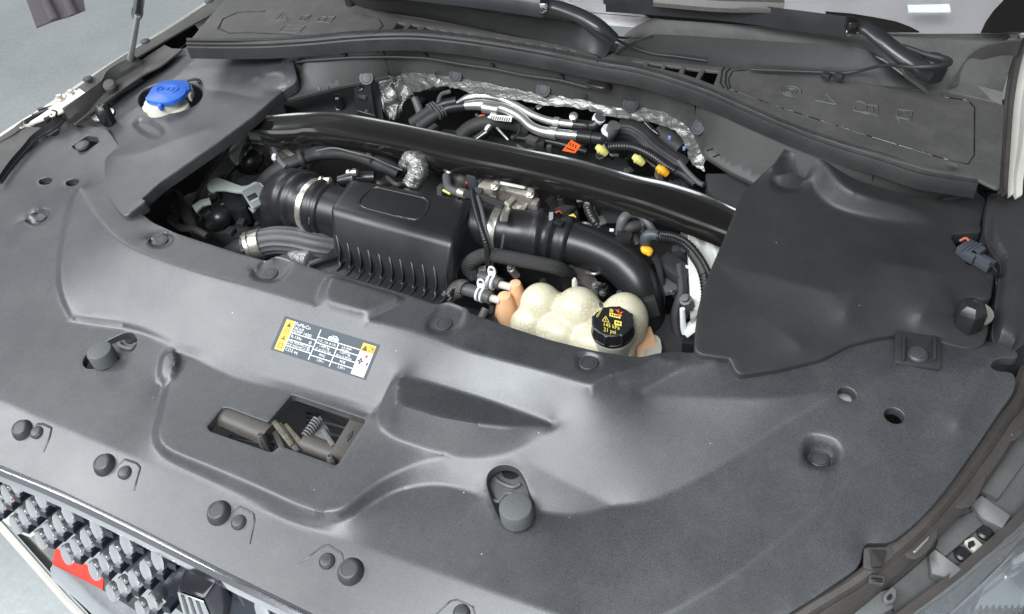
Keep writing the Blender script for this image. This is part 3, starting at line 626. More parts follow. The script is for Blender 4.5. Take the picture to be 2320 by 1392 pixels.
lathe('washer_jet_post', Z(795, 8, 1.07), (0, 0, 1), [(.010, 0), (.0095, .01), (.009, .05), (.007, .055)], M_['black'], lt, 16)
embed('lid_outline', [[(494, 66), (505, 44), (540, 28), (600, 26)], [(496, 66), (520, 76), (560, 74), (700, 82), (850, 76), (867, 60), (858, 45), (800, 30)]], [left_tray], M_['matte'], lt, 1.6)
def tri(cx, cy, w_, h_, sx=0): return [(cx - w_ + sx, cy + h_), (cx + sx * .2, cy - h_), (cx + w_ + sx, cy + h_ * 1.1), (cx - w_ + sx, cy + h_)]
embed('moulded_symbols', [tri(640, 38, 15, 8, -2), [(640, 34), (638, 40)], [(676, 48), (690, 35), (706, 35), (694, 49), (676, 48)], [(684, 50), (700, 36)],
   [(716, 50), (728, 38), (742, 40), (760, 38), (748, 53), (733, 50), (716, 50)], [(742, 40), (733, 50)], [(630, 73), (650, 57), (692, 60), (676, 75), (630, 73)], [(644, 66), (658, 62)], [(662, 68), (676, 64)]], [left_tray], M_['cowl'], lt, 2.0, -.0005)
rt = thing('right_cowl_tray', Z(1900, 200, 1.06), 'grey right cowl tray with large lid carrying four moulded symbols', 'cowl tray')
def slot(a, b, c, d): return ([(*a, 1.0655), (*b, 1.0655), (*c, 1.0655), (*d, 1.0655)], .001)
right_tray = panel('tray_panel', [(1360, 133, 1.066), (1400, 118, 1.066), (1480, 128, 1.066), (1640, 146, 1.066), (1900, 178, 1.066), (2150, 200, 1.063), (2200, 210, 1.062), (2262, 222, 1.062), (2275, 240, 1.06), (2262, 430, 1.04), (2216, 404, 1.045), (2130, 392, 1.05), (2000, 355, 1.058), (1900, 324, 1.062), (1800, 288, 1.064), (1700, 247, 1.066), (1600, 203, 1.066), (1500, 170, 1.066), (1430, 152, 1.066), (1356, 141, 1.066)],
   M_['cowl'], rt, [(['c', (1656, 200, 1.0672), (1652, 178, 1.0672), (1662, 163, 1.0672), (1690, 162, 1.0672), (1900, 182, 1.0672), (2105, 206, 1.0672), (2140, 225, 1.065), (2190, 231, 1.064), (2205, 245, 1.062), (2204, 350, 1.055), (2190, 370, 1.052), (2150, 360, 1.054), (2000, 316, 1.060), (1850, 268, 1.064), (1740, 232, 1.066)], .01),
                    (['c', (1646, 202, 1.0640), (1643, 176, 1.0640), (1656, 157, 1.0640), (1692, 156, 1.0640), (1900, 176, 1.0640), (2108, 200, 1.0640), (2143, 219, 1.063), (2196, 226, 1.0625), (2212, 243, 1.060), (2211, 354, 1.052), (2196, 376, 1.049), (2148, 367, 1.051), (1998, 322, 1.057), (1848, 274, 1.061), (1738, 238, 1.063)], .01)],
   [slot((1430, 138), (1460, 142), (1458, 150), (1436, 144)), slot((1469, 142), (1502, 147), (1499, 156), (1464, 150)), slot((1508, 147), (1545, 152), (1538, 166), (1503, 158)), slot((1552, 153), (1588, 158), (1577, 178), (1546, 168)), slot((1596, 158), (1630, 162), (1618, 194), (1583, 180))], base=ZZ, grid=.010, thick=.004, hthick=.004, rad=.006, smooth=1)
top2 = [(1395, 116, 1.075), (1425, 98, 1.09), (1470, 79, 1.11), (1500, 77, 1.112), (1600, 82, 1.112), (1750, 92, 1.112), (1900, 100, 1.112), (1935, 103, 1.11), (1965, 115, 1.105), (1985, 130, 1.095), (2005, 142, 1.085)]
bot2 = [(1392, 122, 1.067), (1425, 128, 1.067), (1480, 138, 1.067), (1530, 142, 1.067), (1600, 148, 1.067), (1700, 160, 1.067), (1850, 176, 1.067), (1950, 188, 1.067), (2020, 196, 1.067), (2060, 200, 1.067), (2100, 206, 1.067)]
ribbon('tray_wall', top2, bot2, [(0, -.003), (.05, .001), (.12, 0), (.6, -.0015), (1, 0)], M_['wall'], rt, conv=ZZ)
b3 = [(1405, 88, 1.085), (1440, 60, 1.10), (1480, 42, 1.12), (1510, 45, 1.122), (1610, 52, 1.122), (1755, 62, 1.122), (1905, 72, 1.122), (1960, 76, 1.12), (2050, 78, 1.12), (2140, 78, 1.12), (2285, 78, 1.12)]
t2b = top2[:-2] + [(2040, 160, 1.085), (2100, 205, 1.068)]
ribbon('tray_back', b3, top2[:8] + [(1990, 120, 1.10), (2060, 150, 1.09), (2110, 200, 1.07)], [(0, 0), (.3, -.004), (1, -.003)], M_['cowl'], rt, conv=ZZ)
panel('corner_sheet', [(2010, 76, 1.12), (2290, 76, 1.12), (2300, 110, 1.10), (2262, 232, 1.062), (2150, 205, 1.066), (2100, 206, 1.068), (2050, 160, 1.09), (2000, 120, 1.10)], M_['cowl'], rt, base=ZZ, grid=.015, rad=.003)
ribbon('corner_pocket', [(2150, 196, 1.075), (2190, 130, 1.10), (2235, 98, 1.125), (2318, 84, 1.13)], [(2186, 192, 1.070), (2218, 162, 1.075), (2225, 156, 1.078), (2300, 138, 1.08)], [(0, -.002), (.05, 0), (.15, 0), (1, 0)], M_['cowl'], rt, conv=ZZ)
ribbon('corner_step', [(2156, 192, 1.068), (2190, 193, 1.070), (2270, 212, 1.070)], [(2155, 200, 1.066), (2200, 210, 1.064), (2270, 238, 1.062)], [(0, .002), (.1, .004), (1, 0)], M_['cowl'], rt, conv=ZZ)
embed('lid_catches', [[(1640, 200), (1632, 190), (1636, 160), (1648, 148), (1680, 150)], [(1650, 204), (1643, 190), (1645, 165), (1656, 154)]], [right_tray], M_['black'], rt, 2)
embed('lid_groove', [[(1655, 203), (1650, 180), (1660, 162), (1692, 160), (1800, 170), (1900, 179), (2000, 190), (2105, 203), (2140, 221), (2192, 228), (2208, 244), (2207, 352), (2193, 373), (2150, 364), (2000, 319), (1850, 271), (1740, 235), (1655, 203)]], [right_tray], M_['gloss'], rt, 1.4, .0002)
for q in ((1742, 158), (2160, 368)): box('lid_tab', q[0], q[1], 1.069, (.014, .006, .005), M_['cowl'], rt, (0, 0, -10), .0008)
oc = [(1774 + 24 * math.cos(a) + 18, 207 + 12 * math.sin(a) + 2 * math.cos(a)) for a in [i * math.pi / 4 + .4 for i in range(9)]]
ic = [(1790 + 15 * math.cos(a), 207 + 7 * math.sin(a)) for a in [i * math.pi / 8 for i in range(17)]]; ic2 = [(1789 + 9 * math.cos(a), 206 + 4 * math.sin(a)) for a in [i * math.pi / 8 for i in range(17)]]
embed('moulded_symbols', [oc, ic, ic2, [(1846, 227), (1872, 214), (1897, 238), (1846, 227)], [(1872, 221), (1871, 229)], [(1937, 231), (1937, 252), (1960, 254), (1990, 262)], [(1937, 231), (1950, 230), (1963, 238), (1962, 255)], [(1963, 238), (1988, 240), (1988, 260)], [(1978, 244), (1978, 254)], [(1930, 248), (1960, 257), (1992, 263)],
   [(2032, 248), (2034, 266), (2064, 272), (2066, 252), (2032, 248)], [(2038, 262), (2048, 256), (2052, 260), (2062, 252)], [(2036, 270), (2040, 274), (2030, 266)], [(2055, 276), (2062, 277), (2066, 272)]], [right_tray], M_['cowl'], rt, 2.3, -.0005)
# thin washer hose along the cowl face
def surf_tube(name, pts, rpx, objs, mat, parent, off, n=8):
    P = []
    for p in resample_px(pts, 14):
        l, nn = hit(p[0], p[1], objs, off)
        if l is not None: P.append(l)
    P = [P[0]] + [(a + b * 2 + c) / 4 for a, b, c in zip(P[:-2], P[1:-1], P[2:])] + [P[-1]]
    V, F, UV = tube_geo(catmull(P, 3), rpx * px2m(P[0]), n); return mk(name, V, F, mat, parent, 60, UV)
hs_ = thing('washer_hose', Z(1000, 130, 1.02), 'thin black washer hose clipped along the grey cowl panel', 'hose')
surf_tube('hose', [(672, 139), (740, 135), (790, 130), (900, 126), (965, 128), (1060, 145), (1115, 152), (1190, 168), (1270, 178), (1300, 186), (1340, 196)], 3.4, [cowl_panel], M_['rubber'], hs_, .004)
for q in ((782, 131), (966, 129), (1118, 153), (1274, 178)):
    l, n_ = hit(q[0], q[1], [cowl_panel], .003); box('hose_clip', 0, 0, 0, (.007, .007, .011), M_['black'], hs_, (20, 0, 0), .001, world=l + Vector((0, 0, .008)))
tube('hose_elbow', [(1330, 192, 1.022), (1350, 197, 1.026), (1368, 200, 1.028), (1382, 196, 1.022), (1390, 192, 1.012)], [5, 6, 5, 8, 12], M_['black'], hs_, 12, 4)
# ---------------------------------------------------------------- windshield
gl = thing('windshield', Z(1800, 0, 1.13), 'lower edge of the windshield, pale grey with black borders', 'windshield')
wb = [(1380, 30, 1.115), (1500, 42, 1.118), (1700, 58, 1.12), (1900, 74, 1.12), (2100, 77, 1.12), (2296, 76, 1.12)]
def wpt(px, py):
    # windshield plane: leans back from the cowl
    n = Vector((0.02, -.50, .866)); p0 = Z(1900, 74, 1.122); d = Vector(ray(px, py)); return Vector(EYE) + d * ((p0 - Vector(EYE)).dot(n) / d.dot(n))
def wpoly(name, pts, off, mat):
    n = Vector((0.02, -.50, .866)).normalized(); t = [wpt(*p) + n * off for p in pts]; V, F = prism_geo(t, [v - n * .002 for v in t]); return mk(name, V, F, mat, gl, 30)
wpoly('pale_backing', [(1120, -300), (2330, -300), (2318, 80), (2100, 80), (1900, 76), (1380, 34), (1120, 8)], -.03, M_['inner'] if False else plastic('pale_grey_backing', (.50, .475, .48), .6, 400, .05, .03, .3, .05, 3))  # pale sheet behind the pane sets the windshield tone
wpoly('glass_pane', [(1120, -300), (2330, -300), (2320, 76), (2100, 77), (1900, 74), (1380, 32), (1120, 5)], 0, M_['glass'])
wpoly('black_border', [(1870, 27)] + [(1930, 32), (1980, 40), (2030, 50), (2060, 61), (2083, 73)] + [(1990, 73), (1880, 66)], .0012, M_['gloss'])
wpoly('black_border', [(2222, 74), (2232, 52), (2250, 26), (2275, 0), (2330, -50), (2330, 72), (2305, 74)], .0012, M_['gloss'])
wpoly('black_border', [(1370, 6), (1450, 10), (1700, 26), (1900, 40), (1900, 76), (1750, 62), (1530, 50), (1470, 38), (1440, 24)], .0012, M_['gloss'])
wpoly('identity_plate', [(2056, 13), (2150, 11), (2154, 29), (2059, 29)], .0014, plastic('pale_green_plate', (.55, .66, .62), .5, 400, .03, .03, .4, .05, 10))
wpoly('plate_print', [(2064, 22), (2122, 20), (2123, 26), (2065, 27)], .0035, M_['paper']); wpoly('plate_mark', [(2137, 17), (2150, 17), (2152, 28), (2138, 28)], .0035, M_['paper'])
# ---------------------------------------------------------------- wipers
wr = thing('wiper_arm', Z(2100, 160, 1.12), 'black right wiper arm with a knuckle joint, thin hose looped over it', 'wiper arm', 'wiper arms at the windshield')
def arm(name, A, Bq, mat, parent, h=.010): return ribbon(name, A, Bq, [(0, -h), (.08, 0), (.3, .004), (.75, .003), (.94, -.002), (1, -h)], mat, parent, conv=ZZ, back=.006)
arm('arm_blade', [(1366, -14, 1.16), (1620, 2, 1.165), (1780, 20, 1.165), (1926, 39, 1.165)], [(1372, 4, 1.15), (1620, 22, 1.15), (1780, 42, 1.152), (1922, 60, 1.152)], M_['wiper'], wr)
arm('blade_carrier', [(1480, -20, 1.168), (1620, -10, 1.168), (1720, -4, 1.168), (1778, 0, 1.168)], [(1480, 0, 1.166), (1620, 12, 1.166), (1720, 14, 1.166), (1776, 16, 1.166)], M_['brown'], wr, .004)
tube('arm_head', [(1938, 56, 1.155), (1966, 66, 1.155), (2000, 92, 1.15), (2040, 124, 1.14), (2080, 150, 1.13), (2106, 166, 1.12)], [13, 17, 19, 20, 21, 20], M_['wiper'], wr, 20, 8, flat=.7)
lathe('pivot_cap', Z(2104, 172, 1.105), (0.1, 0, 1), [(.018, 0), (.019, .012), (.018, .022), (.013, .027), (0.001, .028)], M_['black'], wr)
box('knuckle', 1931, 42, 1.168, (.012, .022, .018), M_['gloss'], wr, (0, 0, 20), .002); lathe('rivet', Z(1925, 70, 1.152), (0.4, -1, .2), [(.006, 0), (.006, .006), (.003, .008)], M_['chrome'], wr, 12)
tube('hose', [(1700, 158, 1.075), (1860, 164, 1.078), (1900, 167, 1.08), (1950, 160, 1.09), (2005, 148, 1.12), (2060, 152, 1.14), (2120, 150, 1.145), (2150, 143, 1.14), (2140, 134, 1.135), (2100, 125, 1.135), (2060, 110, 1.14), (2034, 102, 1.14)], [3, 3.4, 4, 3.4, 3.5, 5, 7, 7, 6, 5, 4], M_['rubber'], wr, 10, 5)
for q in ((1873, 166), (1902, 167)): box('hose_joint', q[0], q[1], 1.084, (.012, .008, .008), M_['rubber'], wr, (0, 0, -15), .001)
wl = thing('wiper_arm', Z(1300, 50, 1.12), 'black left wiper arm ending above the cowl seam', 'wiper arm', 'wiper arms at the windshield')
arm('arm_blade', [(800, -60, 1.16), (1000, -36, 1.16), (1120, -22, 1.16), (1232, -8, 1.16)], [(800, -34, 1.15), (1000, -12, 1.15), (1120, 2, 1.15), (1228, 18, 1.15)], M_['wiper'], wl)
tube('arm_head', [(1236, 10, 1.155), (1270, 18, 1.155), (1320, 38, 1.15), (1360, 62, 1.14), (1394, 88, 1.12)], [15, 17, 18, 18, 13], M_['wiper'], wl, 20, 8, flat=.7)
box('knuckle', 1232, 0, 1.166, (.012, .022, .018), M_['chrome'], wl, (0, 0, 20), .002)
tube('hose', [(1392, 84, 1.12), (1420, 86, 1.10), (1470, 80, 1.105)], 2.6, M_['rubber'], wl, 8); tube('hose', [(1392, 88, 1.11), (1430, 106, 1.09), (1480, 122, 1.08), (1530, 128, 1.08), (1600, 138, 1.078)], 3, M_['rubber'], wl, 8)
# ---------------------------------------------------------------- left wing side
lf = thing('left_fender', B(200, 180, -.03), 'left fender edge with grey plastic rail and gas strut mount', 'fender')
ribbon('fender_skin', [(540, -46, 1.0), (420, 32, 1.0), (300, 108, 1.0), (200, 172, .995), (100, 238, .985), (0, 300, .965), (-120, 390, .94)], [(546, -30, .995), (430, 44, .99), (318, 118, .99), (216, 186, .985), (112, 256, .975), (8, 330, .955), (-110, 420, .93)], [(0, -.05), (.02, -.01), (.12, 0), (1, -.002)], M_['white'], lf, conv=ZZ)
ribbon('top_rail', [(548, -40, .999), (470, 8, .999), (388, 62, .999), (300, 114, .998), (240, 152, .996), (176, 198, .992), (150, 216, .99)], [(575, -28, .996), (505, 18, .996), (425, 62, .996), (330, 118, .994), (262, 162, .992), (198, 212, .988), (180, 226, .986)], [(0, 0), (.5, .001), (1, 0)], M_['cowl'], lf, conv=ZZ)
ribbon('white_flange', [(180, 202, .9935), (150, 222, .991), (120, 243, .987), (92, 262, .982), (48, 290, .975)], [(198, 214, .9925), (170, 234, .989), (138, 256, .985), (104, 270, .98), (44, 290, .974)], [(0, .001), (1, .001)], M_['white'], lf, conv=ZZ)
for q in ((137, 224), (163, 213)): lathe('fixing_bolt', Z(q[0], q[1], .992), (0, 0, 1), [(.009, 0), (.009, .002), (.0055, .002), (.005, .008), (.001, .009)], M_['steel'], lf, 12)
ribbon('rail_ridge', [(300, 128, 1.0), (262, 146, 1.0), (236, 164, 1.0), (226, 186, .998), (190, 212, .998), (160, 232, .996), (140, 246, .994)], [(322, 136, .99), (290, 154, .99), (262, 172, .988), (244, 192, .986), (212, 220, .985), (182, 248, .983), (156, 270, .98)], [(0, 0), (.3, .004), (.36, .002), (.95, -.002), (1, -.015)], M_['cowl'], lf, conv=ZZ, sub=3)
ribbon('inner_rail', [(372, 102, .99), (330, 130, .985), (296, 156, .982), (262, 182, .980), (232, 212, .978), (196, 240, .975), (158, 270, .972)], [(414, 112, .99), (368, 148, .985), (330, 168, .982), (290, 195, .980), (252, 222, .978), (212, 252, .975), (170, 285, .972)], [(0, 0), (.4, -.004), (1, .001)], M_['cowl'], lf, conv=ZZ)
ribbon('black_gutter', [(130, 262, .975), (104, 284, .970), (70, 312, .965), (48, 340, .96), (22, 370, .955), (-6, 410, .95)], [(150, 272, .972), (128, 292, .966), (92, 312, .962), (64, 340, .955), (34, 374, .95), (4, 416, .945)], [(0, 0), (.3, .006), (.5, .0), (1, .002)], M_['black'], lf, conv=ZZ)
ribbon('headlamp_flange', [(52, 288, .972), (20, 308, .968), (-20, 336, .962), (-60, 370, .955)], [(98, 290, .968), (70, 322, .962), (40, 350, .955), (-10, 410, .945)], [(0, 0), (.5, .001), (1, 0)], M_['cowl'], lf, conv=ZZ)
ribbon('dark_wedge', [(52, 272, .978), (30, 290, .975), (0, 310, .97), (-30, 330, .965)], [(50, 290, .973), (30, 304, .971), (0, 322, .966), (-30, 350, .96)], [(0, 0), (1, 0)], M_['brown'], lf, conv=ZZ)
for i, (x, y, s) in enumerate([(108, 240, 1.2), (92, 254, 1), (118, 262, 1), (70, 268, .8), (130, 254, .9)]): box('hinge_bracket', x, y, .982, (.03 * s, .008, .01), M_['black'], lf, (10 * i, 5, 60 + 9 * i), .001)
tube('bracket_wire', [(118, 250, .986), (128, 254, .986), (126, 264, .984), (120, 268, .982), (122, 280, .98)], 2, M_['black'], lf, 6)
for q in ((199, 180), (329, 95), (474, 4)): lathe('push_clip', Z(q[0], q[1], .998), (0, 0, 1), [(.009, 0), (.009, .002), (.006, .0035), (.001, .004)], M_['clip'], lf, 14)
lathe('rubber_stop', Z(248, 192, .992), (.3, -.3, 1), [(.012, -.01), (.012, .0), (.009, .004), (.001, .005)], M_['cowl'], lf, 14)
ribbon('inner_wall', [(530, -30, .985), (450, 40, .985), (380, 90, .985), (310, 140, .98), (285, 165, .975)], [(590, 10, .93), (510, 60, .93), (430, 110, .93), (370, 150, .93), (330, 180, .93)], [(0, 0), (1, 0)], M_['black'], lf, conv=ZZ)
ribbon('white_hinge_panel', [(436, 50, .987), (456, 40, .987), (486, 18, .986), (498, 20, .986)], [(452, 68, .975), (468, 62, .975), (490, 44, .975), (502, 34, .975)], [(0, 0), (.5, .004), (1, 0)], M_['white'], lf, conv=ZZ)
gs = thing('gas_strut', Z(290, 158, .97), 'gas strut rising from the left fender, steel rod and black sleeve', 'gas strut')
tube('rod', [(291, 158, .965), (302, 96, 1.05), (312, 34, 1.13)], 6, M_['alu'], gs, 14); tube('sleeve', [(310, 36, 1.12), (315, 6, 1.16), (319, -40, 1.22)], 10, M_['gloss'], gs, 16)
tube('sleeve_ring', [(310.5, 32, 1.123), (312, 24, 1.134)], 11, M_['black'], gs, 16)
vn = thing('folded_vinyl_cover', (0, 0, 0), 'mauve folded vinyl cover hanging by the floor at top left', 'vinyl cover')
vn.location = Z(130, 40, .55)
ribbon('vinyl_sheet', [(40, -60, .62), (90, -70, .62), (130, -60, .62), (180, -80, .62)], [(82, 62, .55), (124, 46, .55), (158, 36, .55), (192, 22, .55)], [(0, 0), (.5, .01), (1, 0)], M_['purple'], vn, conv=ZZ, sub=8, back=.004)
for q in ((100, 20), (144, 10)): tube('fold', [(q[0] - 30, -70, .63), (q[0], q[1] - 20, .60), (q[0] + 22, q[1] + 24, .565)], 8, M_['purple'], vn, 8, flat=.3)
# ---------------------------------------------------------------- right wing side
rf = thing('right_fender', Z(2300, 300, 1.0), 'cream painted right fender edge with grey trim strip', 'fender')
ribbon('trim_strip', [(2298, 80, 1.10), (2288, 150, 1.08), (2276, 230, 1.06), (2268, 330, 1.045), (2262, 420, 1.03), (2262, 438, 1.03)], [(2330, 90, 1.10), (2312, 150, 1.08), (2298, 230, 1.055), (2290, 330, 1.04), (2284, 420, 1.025), (2284, 440, 1.025)], [(0, 0), (.2, .004), (.5, -.002), (.8, .003), (1, 0)], M_['brown'], rf, conv=ZZ)
ribbon('body_flange', [(2320, 100, 1.08), (2306, 160, 1.06), (2296, 230, 1.04), (2290, 330, 1.025), (2284, 400, 1.015), (2284, 446, 1.01)], [(2400, 100, 1.08), (2380, 160, 1.06), (2350, 230, 1.03), (2335, 330, 1.01), (2318, 400, 1.005), (2314, 446, 1.0)], [(0, 0), (.3, .006), (.6, -.002), (1, .004)], M_['white'], rf, conv=ZZ)
ribbon('fender_skin', [Vector((.30, .62, .95)), Vector((.31, .85, .99)), Vector((.33, 1.15, 1.02)), Vector((.33, 1.45, 1.05))], [Vector((.46, .60, .70)), Vector((.50, .85, .72)), Vector((.52, 1.15, .74)), Vector((.52, 1.45, .76))], [(0, -.01), (.05, .02), (.4, .06), (.8, .04), (1, 0)], M_['white'], rf, world=True)
ribbon('dark_gap', [(2330, 300, 1.0), (2312, 340, .99), (2306, 400, .98), (2300, 450, .97)], [(2420, 300, 1.0), (2400, 340, .99), (2400, 400, .98), (2400, 450, .97)], [(0, 0), (1, 0)], M_['black'], rf, conv=ZZ)
hb = thing('headlamp_side_box', Z(2290, 600, .98), 'black moulded box cover at the far right beside the side cover', 'side box')
panel('box_top', [(2240, 444, .99), (2252, 438, .99), (2420, 470, .985), (2420, 760, .955), (2322, 774, .955), (2296, 796, .95), (2256, 786, .95), (2248, 760, .955), (2258, 690, .965), (2270, 600, .972), (2240, 560, .975), (2232, 520, .978)], M_['coverR'], hb, [([(2262, 450, .998), (2256, 520, .994), (2272, 560, .988), (2284, 600, .985), (2278, 690, .980), (2268, 770, .968)], .02), ([(2310, 640, .984), (2300, 780, .965)], .02)], base=ZZ, grid=.01, thick=.06, smooth=2)
ribbon('gap_trim', [(2222, 430, .97), (2236, 440, .96), (2226, 500, .95), (2244, 590, .945), (2250, 680, .94), (2244, 780, .935)], [(2250, 430, .97), (2262, 440, .96), (2250, 500, .95), (2275, 590, .945), (2270, 680, .94), (2262, 780, .935)], [(0, 0), (1, 0)], M_['black'], hb, conv=ZZ)
cn = thing('wiring_connector', Z(2200, 570, .99), 'slate grey wiring connector showing through the notch of the side cover', 'connector')
def pipe(name, a, b, r, mat, parent, n=12, rb=None): return tube(name, [a, b], [r, rb or r], mat, parent, n, 2)
box('connector_body', 2202, 560, .985, (.025, .025, .015), M_['slate'], cn, (0, 0, -30), .002); box('collar', 2222, 580, .985, (.029, .005, .018), M_['slate'], cn, (0, 0, -30), .001); box('plug', 2234, 590, .98, (.019, .017, .010), M_['slate'], cn, (0, 0, -30), .001)
for k in range(3): box('rib', 2192 + 9 * k, 556 + 2 * k, .9865, (.003, .023, .0025), M_['slate'], cn, (0, 0, -30), .0005)
for k in range(3): tube('wire', [(2244 + 4 * k, 596 + 6 * k, .992), (2252 + 3 * k, 606 + 6 * k, .985), (2258, 640, .96), (2254, 700, .95)], 2.2, M_['rubber'], cn, 6)
tube('orange_wire', [(2175, 546, .985), (2188, 540, .99), (2196, 546, .99)], 3, plastic('rust_wire', (.35, .08, .03), .5, 400, .05, .05), cn, 6)
def hexbolt(px, py, z, r, mat, parent, name='hex_cap', tilt=(0, 0, 1)):
    V, F = lathe_geo(Z(px, py, z), tilt, [(r * 1.05, -.03), (r * 1.05, -.004), (r * .95, 0), (r * .62, .006), (r * .3, .0065), (r * .28, .005), (.0005, .005)], 6); V, F = bevelled(V, F, .0012); return mk(name, V, F, mat, parent, 30)
for q, l_ in (((230, 246), 'black hexagonal cap in a hole of the washer side cover'), ((2205, 696), 'black hexagonal cap at the right edge of the battery side cover')):
    h_ = thing('hex_strut_cap', Z(q[0], q[1], .98), l_, 'hex cap', 'hexagonal caps on both fender sides')
    hexbolt(q[0], q[1], .996, .0125 if q[0] < 1000 else .0165, M_['black'], h_); lathe('washer', Z(q[0] + 4, q[1] + 16, .965), (0, 0, 1), [(.02, 0), (.02, .003), (.012, .003)], M_['steel'], h_, 16)
    box('white_flange', q[0] + (-20 if q[0] > 1000 else 20), q[1] + 10, .96, (.03, .012, .01), M_['white'], h_, (0, 0, 30), .001)
# ---------------------------------------------------------------- lower right: bumper bracket, channel, headlamp
br = thing('bumper_bracket', Z(2150, 1150, .9), 'worn brown and grey plastic bumper bracket with slots beside the cover edge', 'bumper bracket')
eR = [(2330, 830, -.03), (2300, 905, -.03), (2268, 945, -.032), (2214, 1025, -.034), (2150, 1112, -.036), (2074, 1198, -.038), (2000, 1262, -.04), (1930, 1318, -.045), (1840, 1372, -.048), (1760, 1425, -.05)]
def sh(L, dx, dy, dz): return [(a + dx, b + dy, c + dz) for a, b, c in L]
e2 = [(2370, 900, -.035), (2345, 945, -.035), (2300, 1000, -.037), (2262, 1058, -.04), (2208, 1130, -.042), (2130, 1214, -.045), (2050, 1290, -.05), (1985, 1345, -.052), (1925, 1395, -.055), (1860, 1450, -.06)]
ribbon('inner_strip', sh(eR, -14, -10, -.002), sh(eR, 22, 14, -.006), [(0, -.006), (.3, 0), (.7, .002), (1, -.004)], M_['brown'], br, conv=B)
ribbon('main_strip', sh(eR, 18, 12, -.010), sh(e2, 0, 0, -.010), [(0, 0), (.15, .004), (.8, .002), (1, -.004)], M_['brown'], br, conv=B)
def bp(name, pts, h1, dz, mat, bev=.001, rad=0):
    top = [B(p[0], p[1], h1 if len(p) < 3 else p[2]) for p in pts]
    if rad: top = fillet(top, rad, True)
    V, F = prism_geo(top, [v - Vector((0, 0, dz)) for v in top]); V, F = bevelled(V, F, bev); return mk(name, V, F, mat, br, 40)
bp('tongue', [(2150, 1140), (2222, 1045), (2236, 1080), (2212, 1132), (2196, 1150), (2170, 1152)], -.046, .003, M_['brown'], .001, .006)
bp('tongue', [(2044, 1250), (2128, 1170), (2122, 1220), (2100, 1252), (2076, 1268), (2056, 1264)], -.048, .003, M_['brown'], .001, .006)
bp('tongue', [(2256, 992), (2300, 930), (2330, 930), (2320, 980), (2300, 998), (2270, 998)], -.044, .003, M_['brown'], .001, .006)
bp('slot', [(2068, 1250), (2106, 1212), (2104, 1222), (2076, 1252)], -.0465, .004, M_['steel']); bp('slot', [(2282, 982), (2312, 940), (2316, 958), (2292, 988)], -.0425, .004, M_['steel'])
bp('clip_frame', [(1970, 1302), (2006, 1304), (2004, 1326), (1968, 1320)], -.046, .006, M_['cowl'], .001, .003); bp('clip_socket', [(1974, 1307), (2000, 1309), (1999, 1320), (1973, 1316)], -.0445, .006, M_['black'])
bp('corner_plate', [(1958, 1240), (2022, 1240), (2024, 1262), (2004, 1276), (1976, 1292), (1956, 1285)], -.042, .004, M_['brown'], .001, .003)
bp('strip_hinge', [(1972, 1245), (2008, 1246), (2000, 1282), (1976, 1285)], -.038, .004, M_['matte'], .001, .002)
ch = thing('bumper_channel', Z(2200, 1200, .88), 'dusty grey bumper channel with ribs, clips and a dark outer rim', 'bumper channel')
e3 = [(2440, 1020, -.05), (2400, 1075, -.05), (2345, 1120, -.052), (2290, 1180, -.054), (2222, 1240, -.056), (2140, 1310, -.06), (2060, 1370, -.064), (1990, 1420, -.068), (1920, 1460, -.07), (1850, 1500, -.07)]
ribbon('channel_floor', sh(e2, -6, -6, -.035), sh(e3, 0, 0, -.03), [(0, 0), (.25, -.004), (.3, .004), (1, 0)], M_['bright'], ch, conv=B)
e4 = [(a + 22, b + 14, c - .004) for a, b, c in e3]
ribbon('outer_rim', sh(e3, -4, -2, -.012), sh(e4, 0, 0, -.014), [(0, -.01), (.1, 0), (.9, 0), (1, -.01)], M_['brown'], ch, conv=B)
def cp(name, pts, mat, dz=.02, bev=.0012, rad=0):
    top = [B(p[0], p[1], p[2]) for p in pts]
    if rad: top = fillet(top, rad, True)
    V, F = prism_geo(top, [v - Vector((0, 0, dz)) for v in top]); V, F = bevelled(V, F, bev); return mk(name, V, F, mat, ch, 40)
cp('cross_rib', [(2224, 1122, -.06), (2290, 1168, -.062), (2272, 1196, -.066), (2224, 1175, -.072), (2200, 1142, -.07)], M_['bright'], .02)
cp('cross_rib', [(2118, 1244, -.064), (2180, 1290, -.070), (2152, 1312, -.074), (2110, 1300, -.076), (2104, 1256, -.072)], M_['bright'], .02)
cp('tray_block', [(2238, 1040, -.07), (2330, 960, -.07), (2350, 1010, -.07), (2262, 1130, -.07), (2222, 1112, -.07)], M_['bright'], .01)
cp('tray_block', [(2136, 1190, -.075), (2200, 1160, -.075), (2228, 1188, -.075), (2140, 1262, -.075), (2120, 1240, -.075)], M_['bright'], .01)
cp('tray_block', [(1960, 1350, -.07), (2030, 1330, -.07), (2024, 1376, -.07), (1952, 1420, -.07), (1930, 1400, -.07)], M_['bright'], .01)
cp('eyelet', [(2000, 1352, -.06), (2022, 1328, -.06), (2032, 1338, -.06), (2028, 1364, -.06), (2008, 1366, -.06)], M_['bright'], .008, .001, .006); cp('eyelet_hole', [(2008, 1354, -.0575), (2020, 1342, -.0575), (2022, 1356, -.0575), (2012, 1360, -.0575)], M_['black'], .008, .0005, .003)
cp('clip_plate', [(2184, 1226, -.072), (2206, 1216, -.072), (2230, 1238, -.074), (2212, 1254, -.075)], M_['white'], .006, .0008, .002); cp('clip_plate_hole', [(2194, 1228, -.069), (2206, 1224, -.069), (2210, 1234, -.069), (2199, 1238, -.069)], M_['black'], .006, .0004)
for q in ((2179, 1259), (2229, 1210)): lathe('channel_screw', B(q[0], q[1], -.082), (0, 0, 1), [(.0085, 0), (.0085, .004), (.006, .006), (.001, .006)], M_['black'], ch, 10)
hl = thing('headlamp', Z(2280, 1330, .85), 'curved clear headlamp lens with chrome housing at the bottom right corner', 'headlamp')
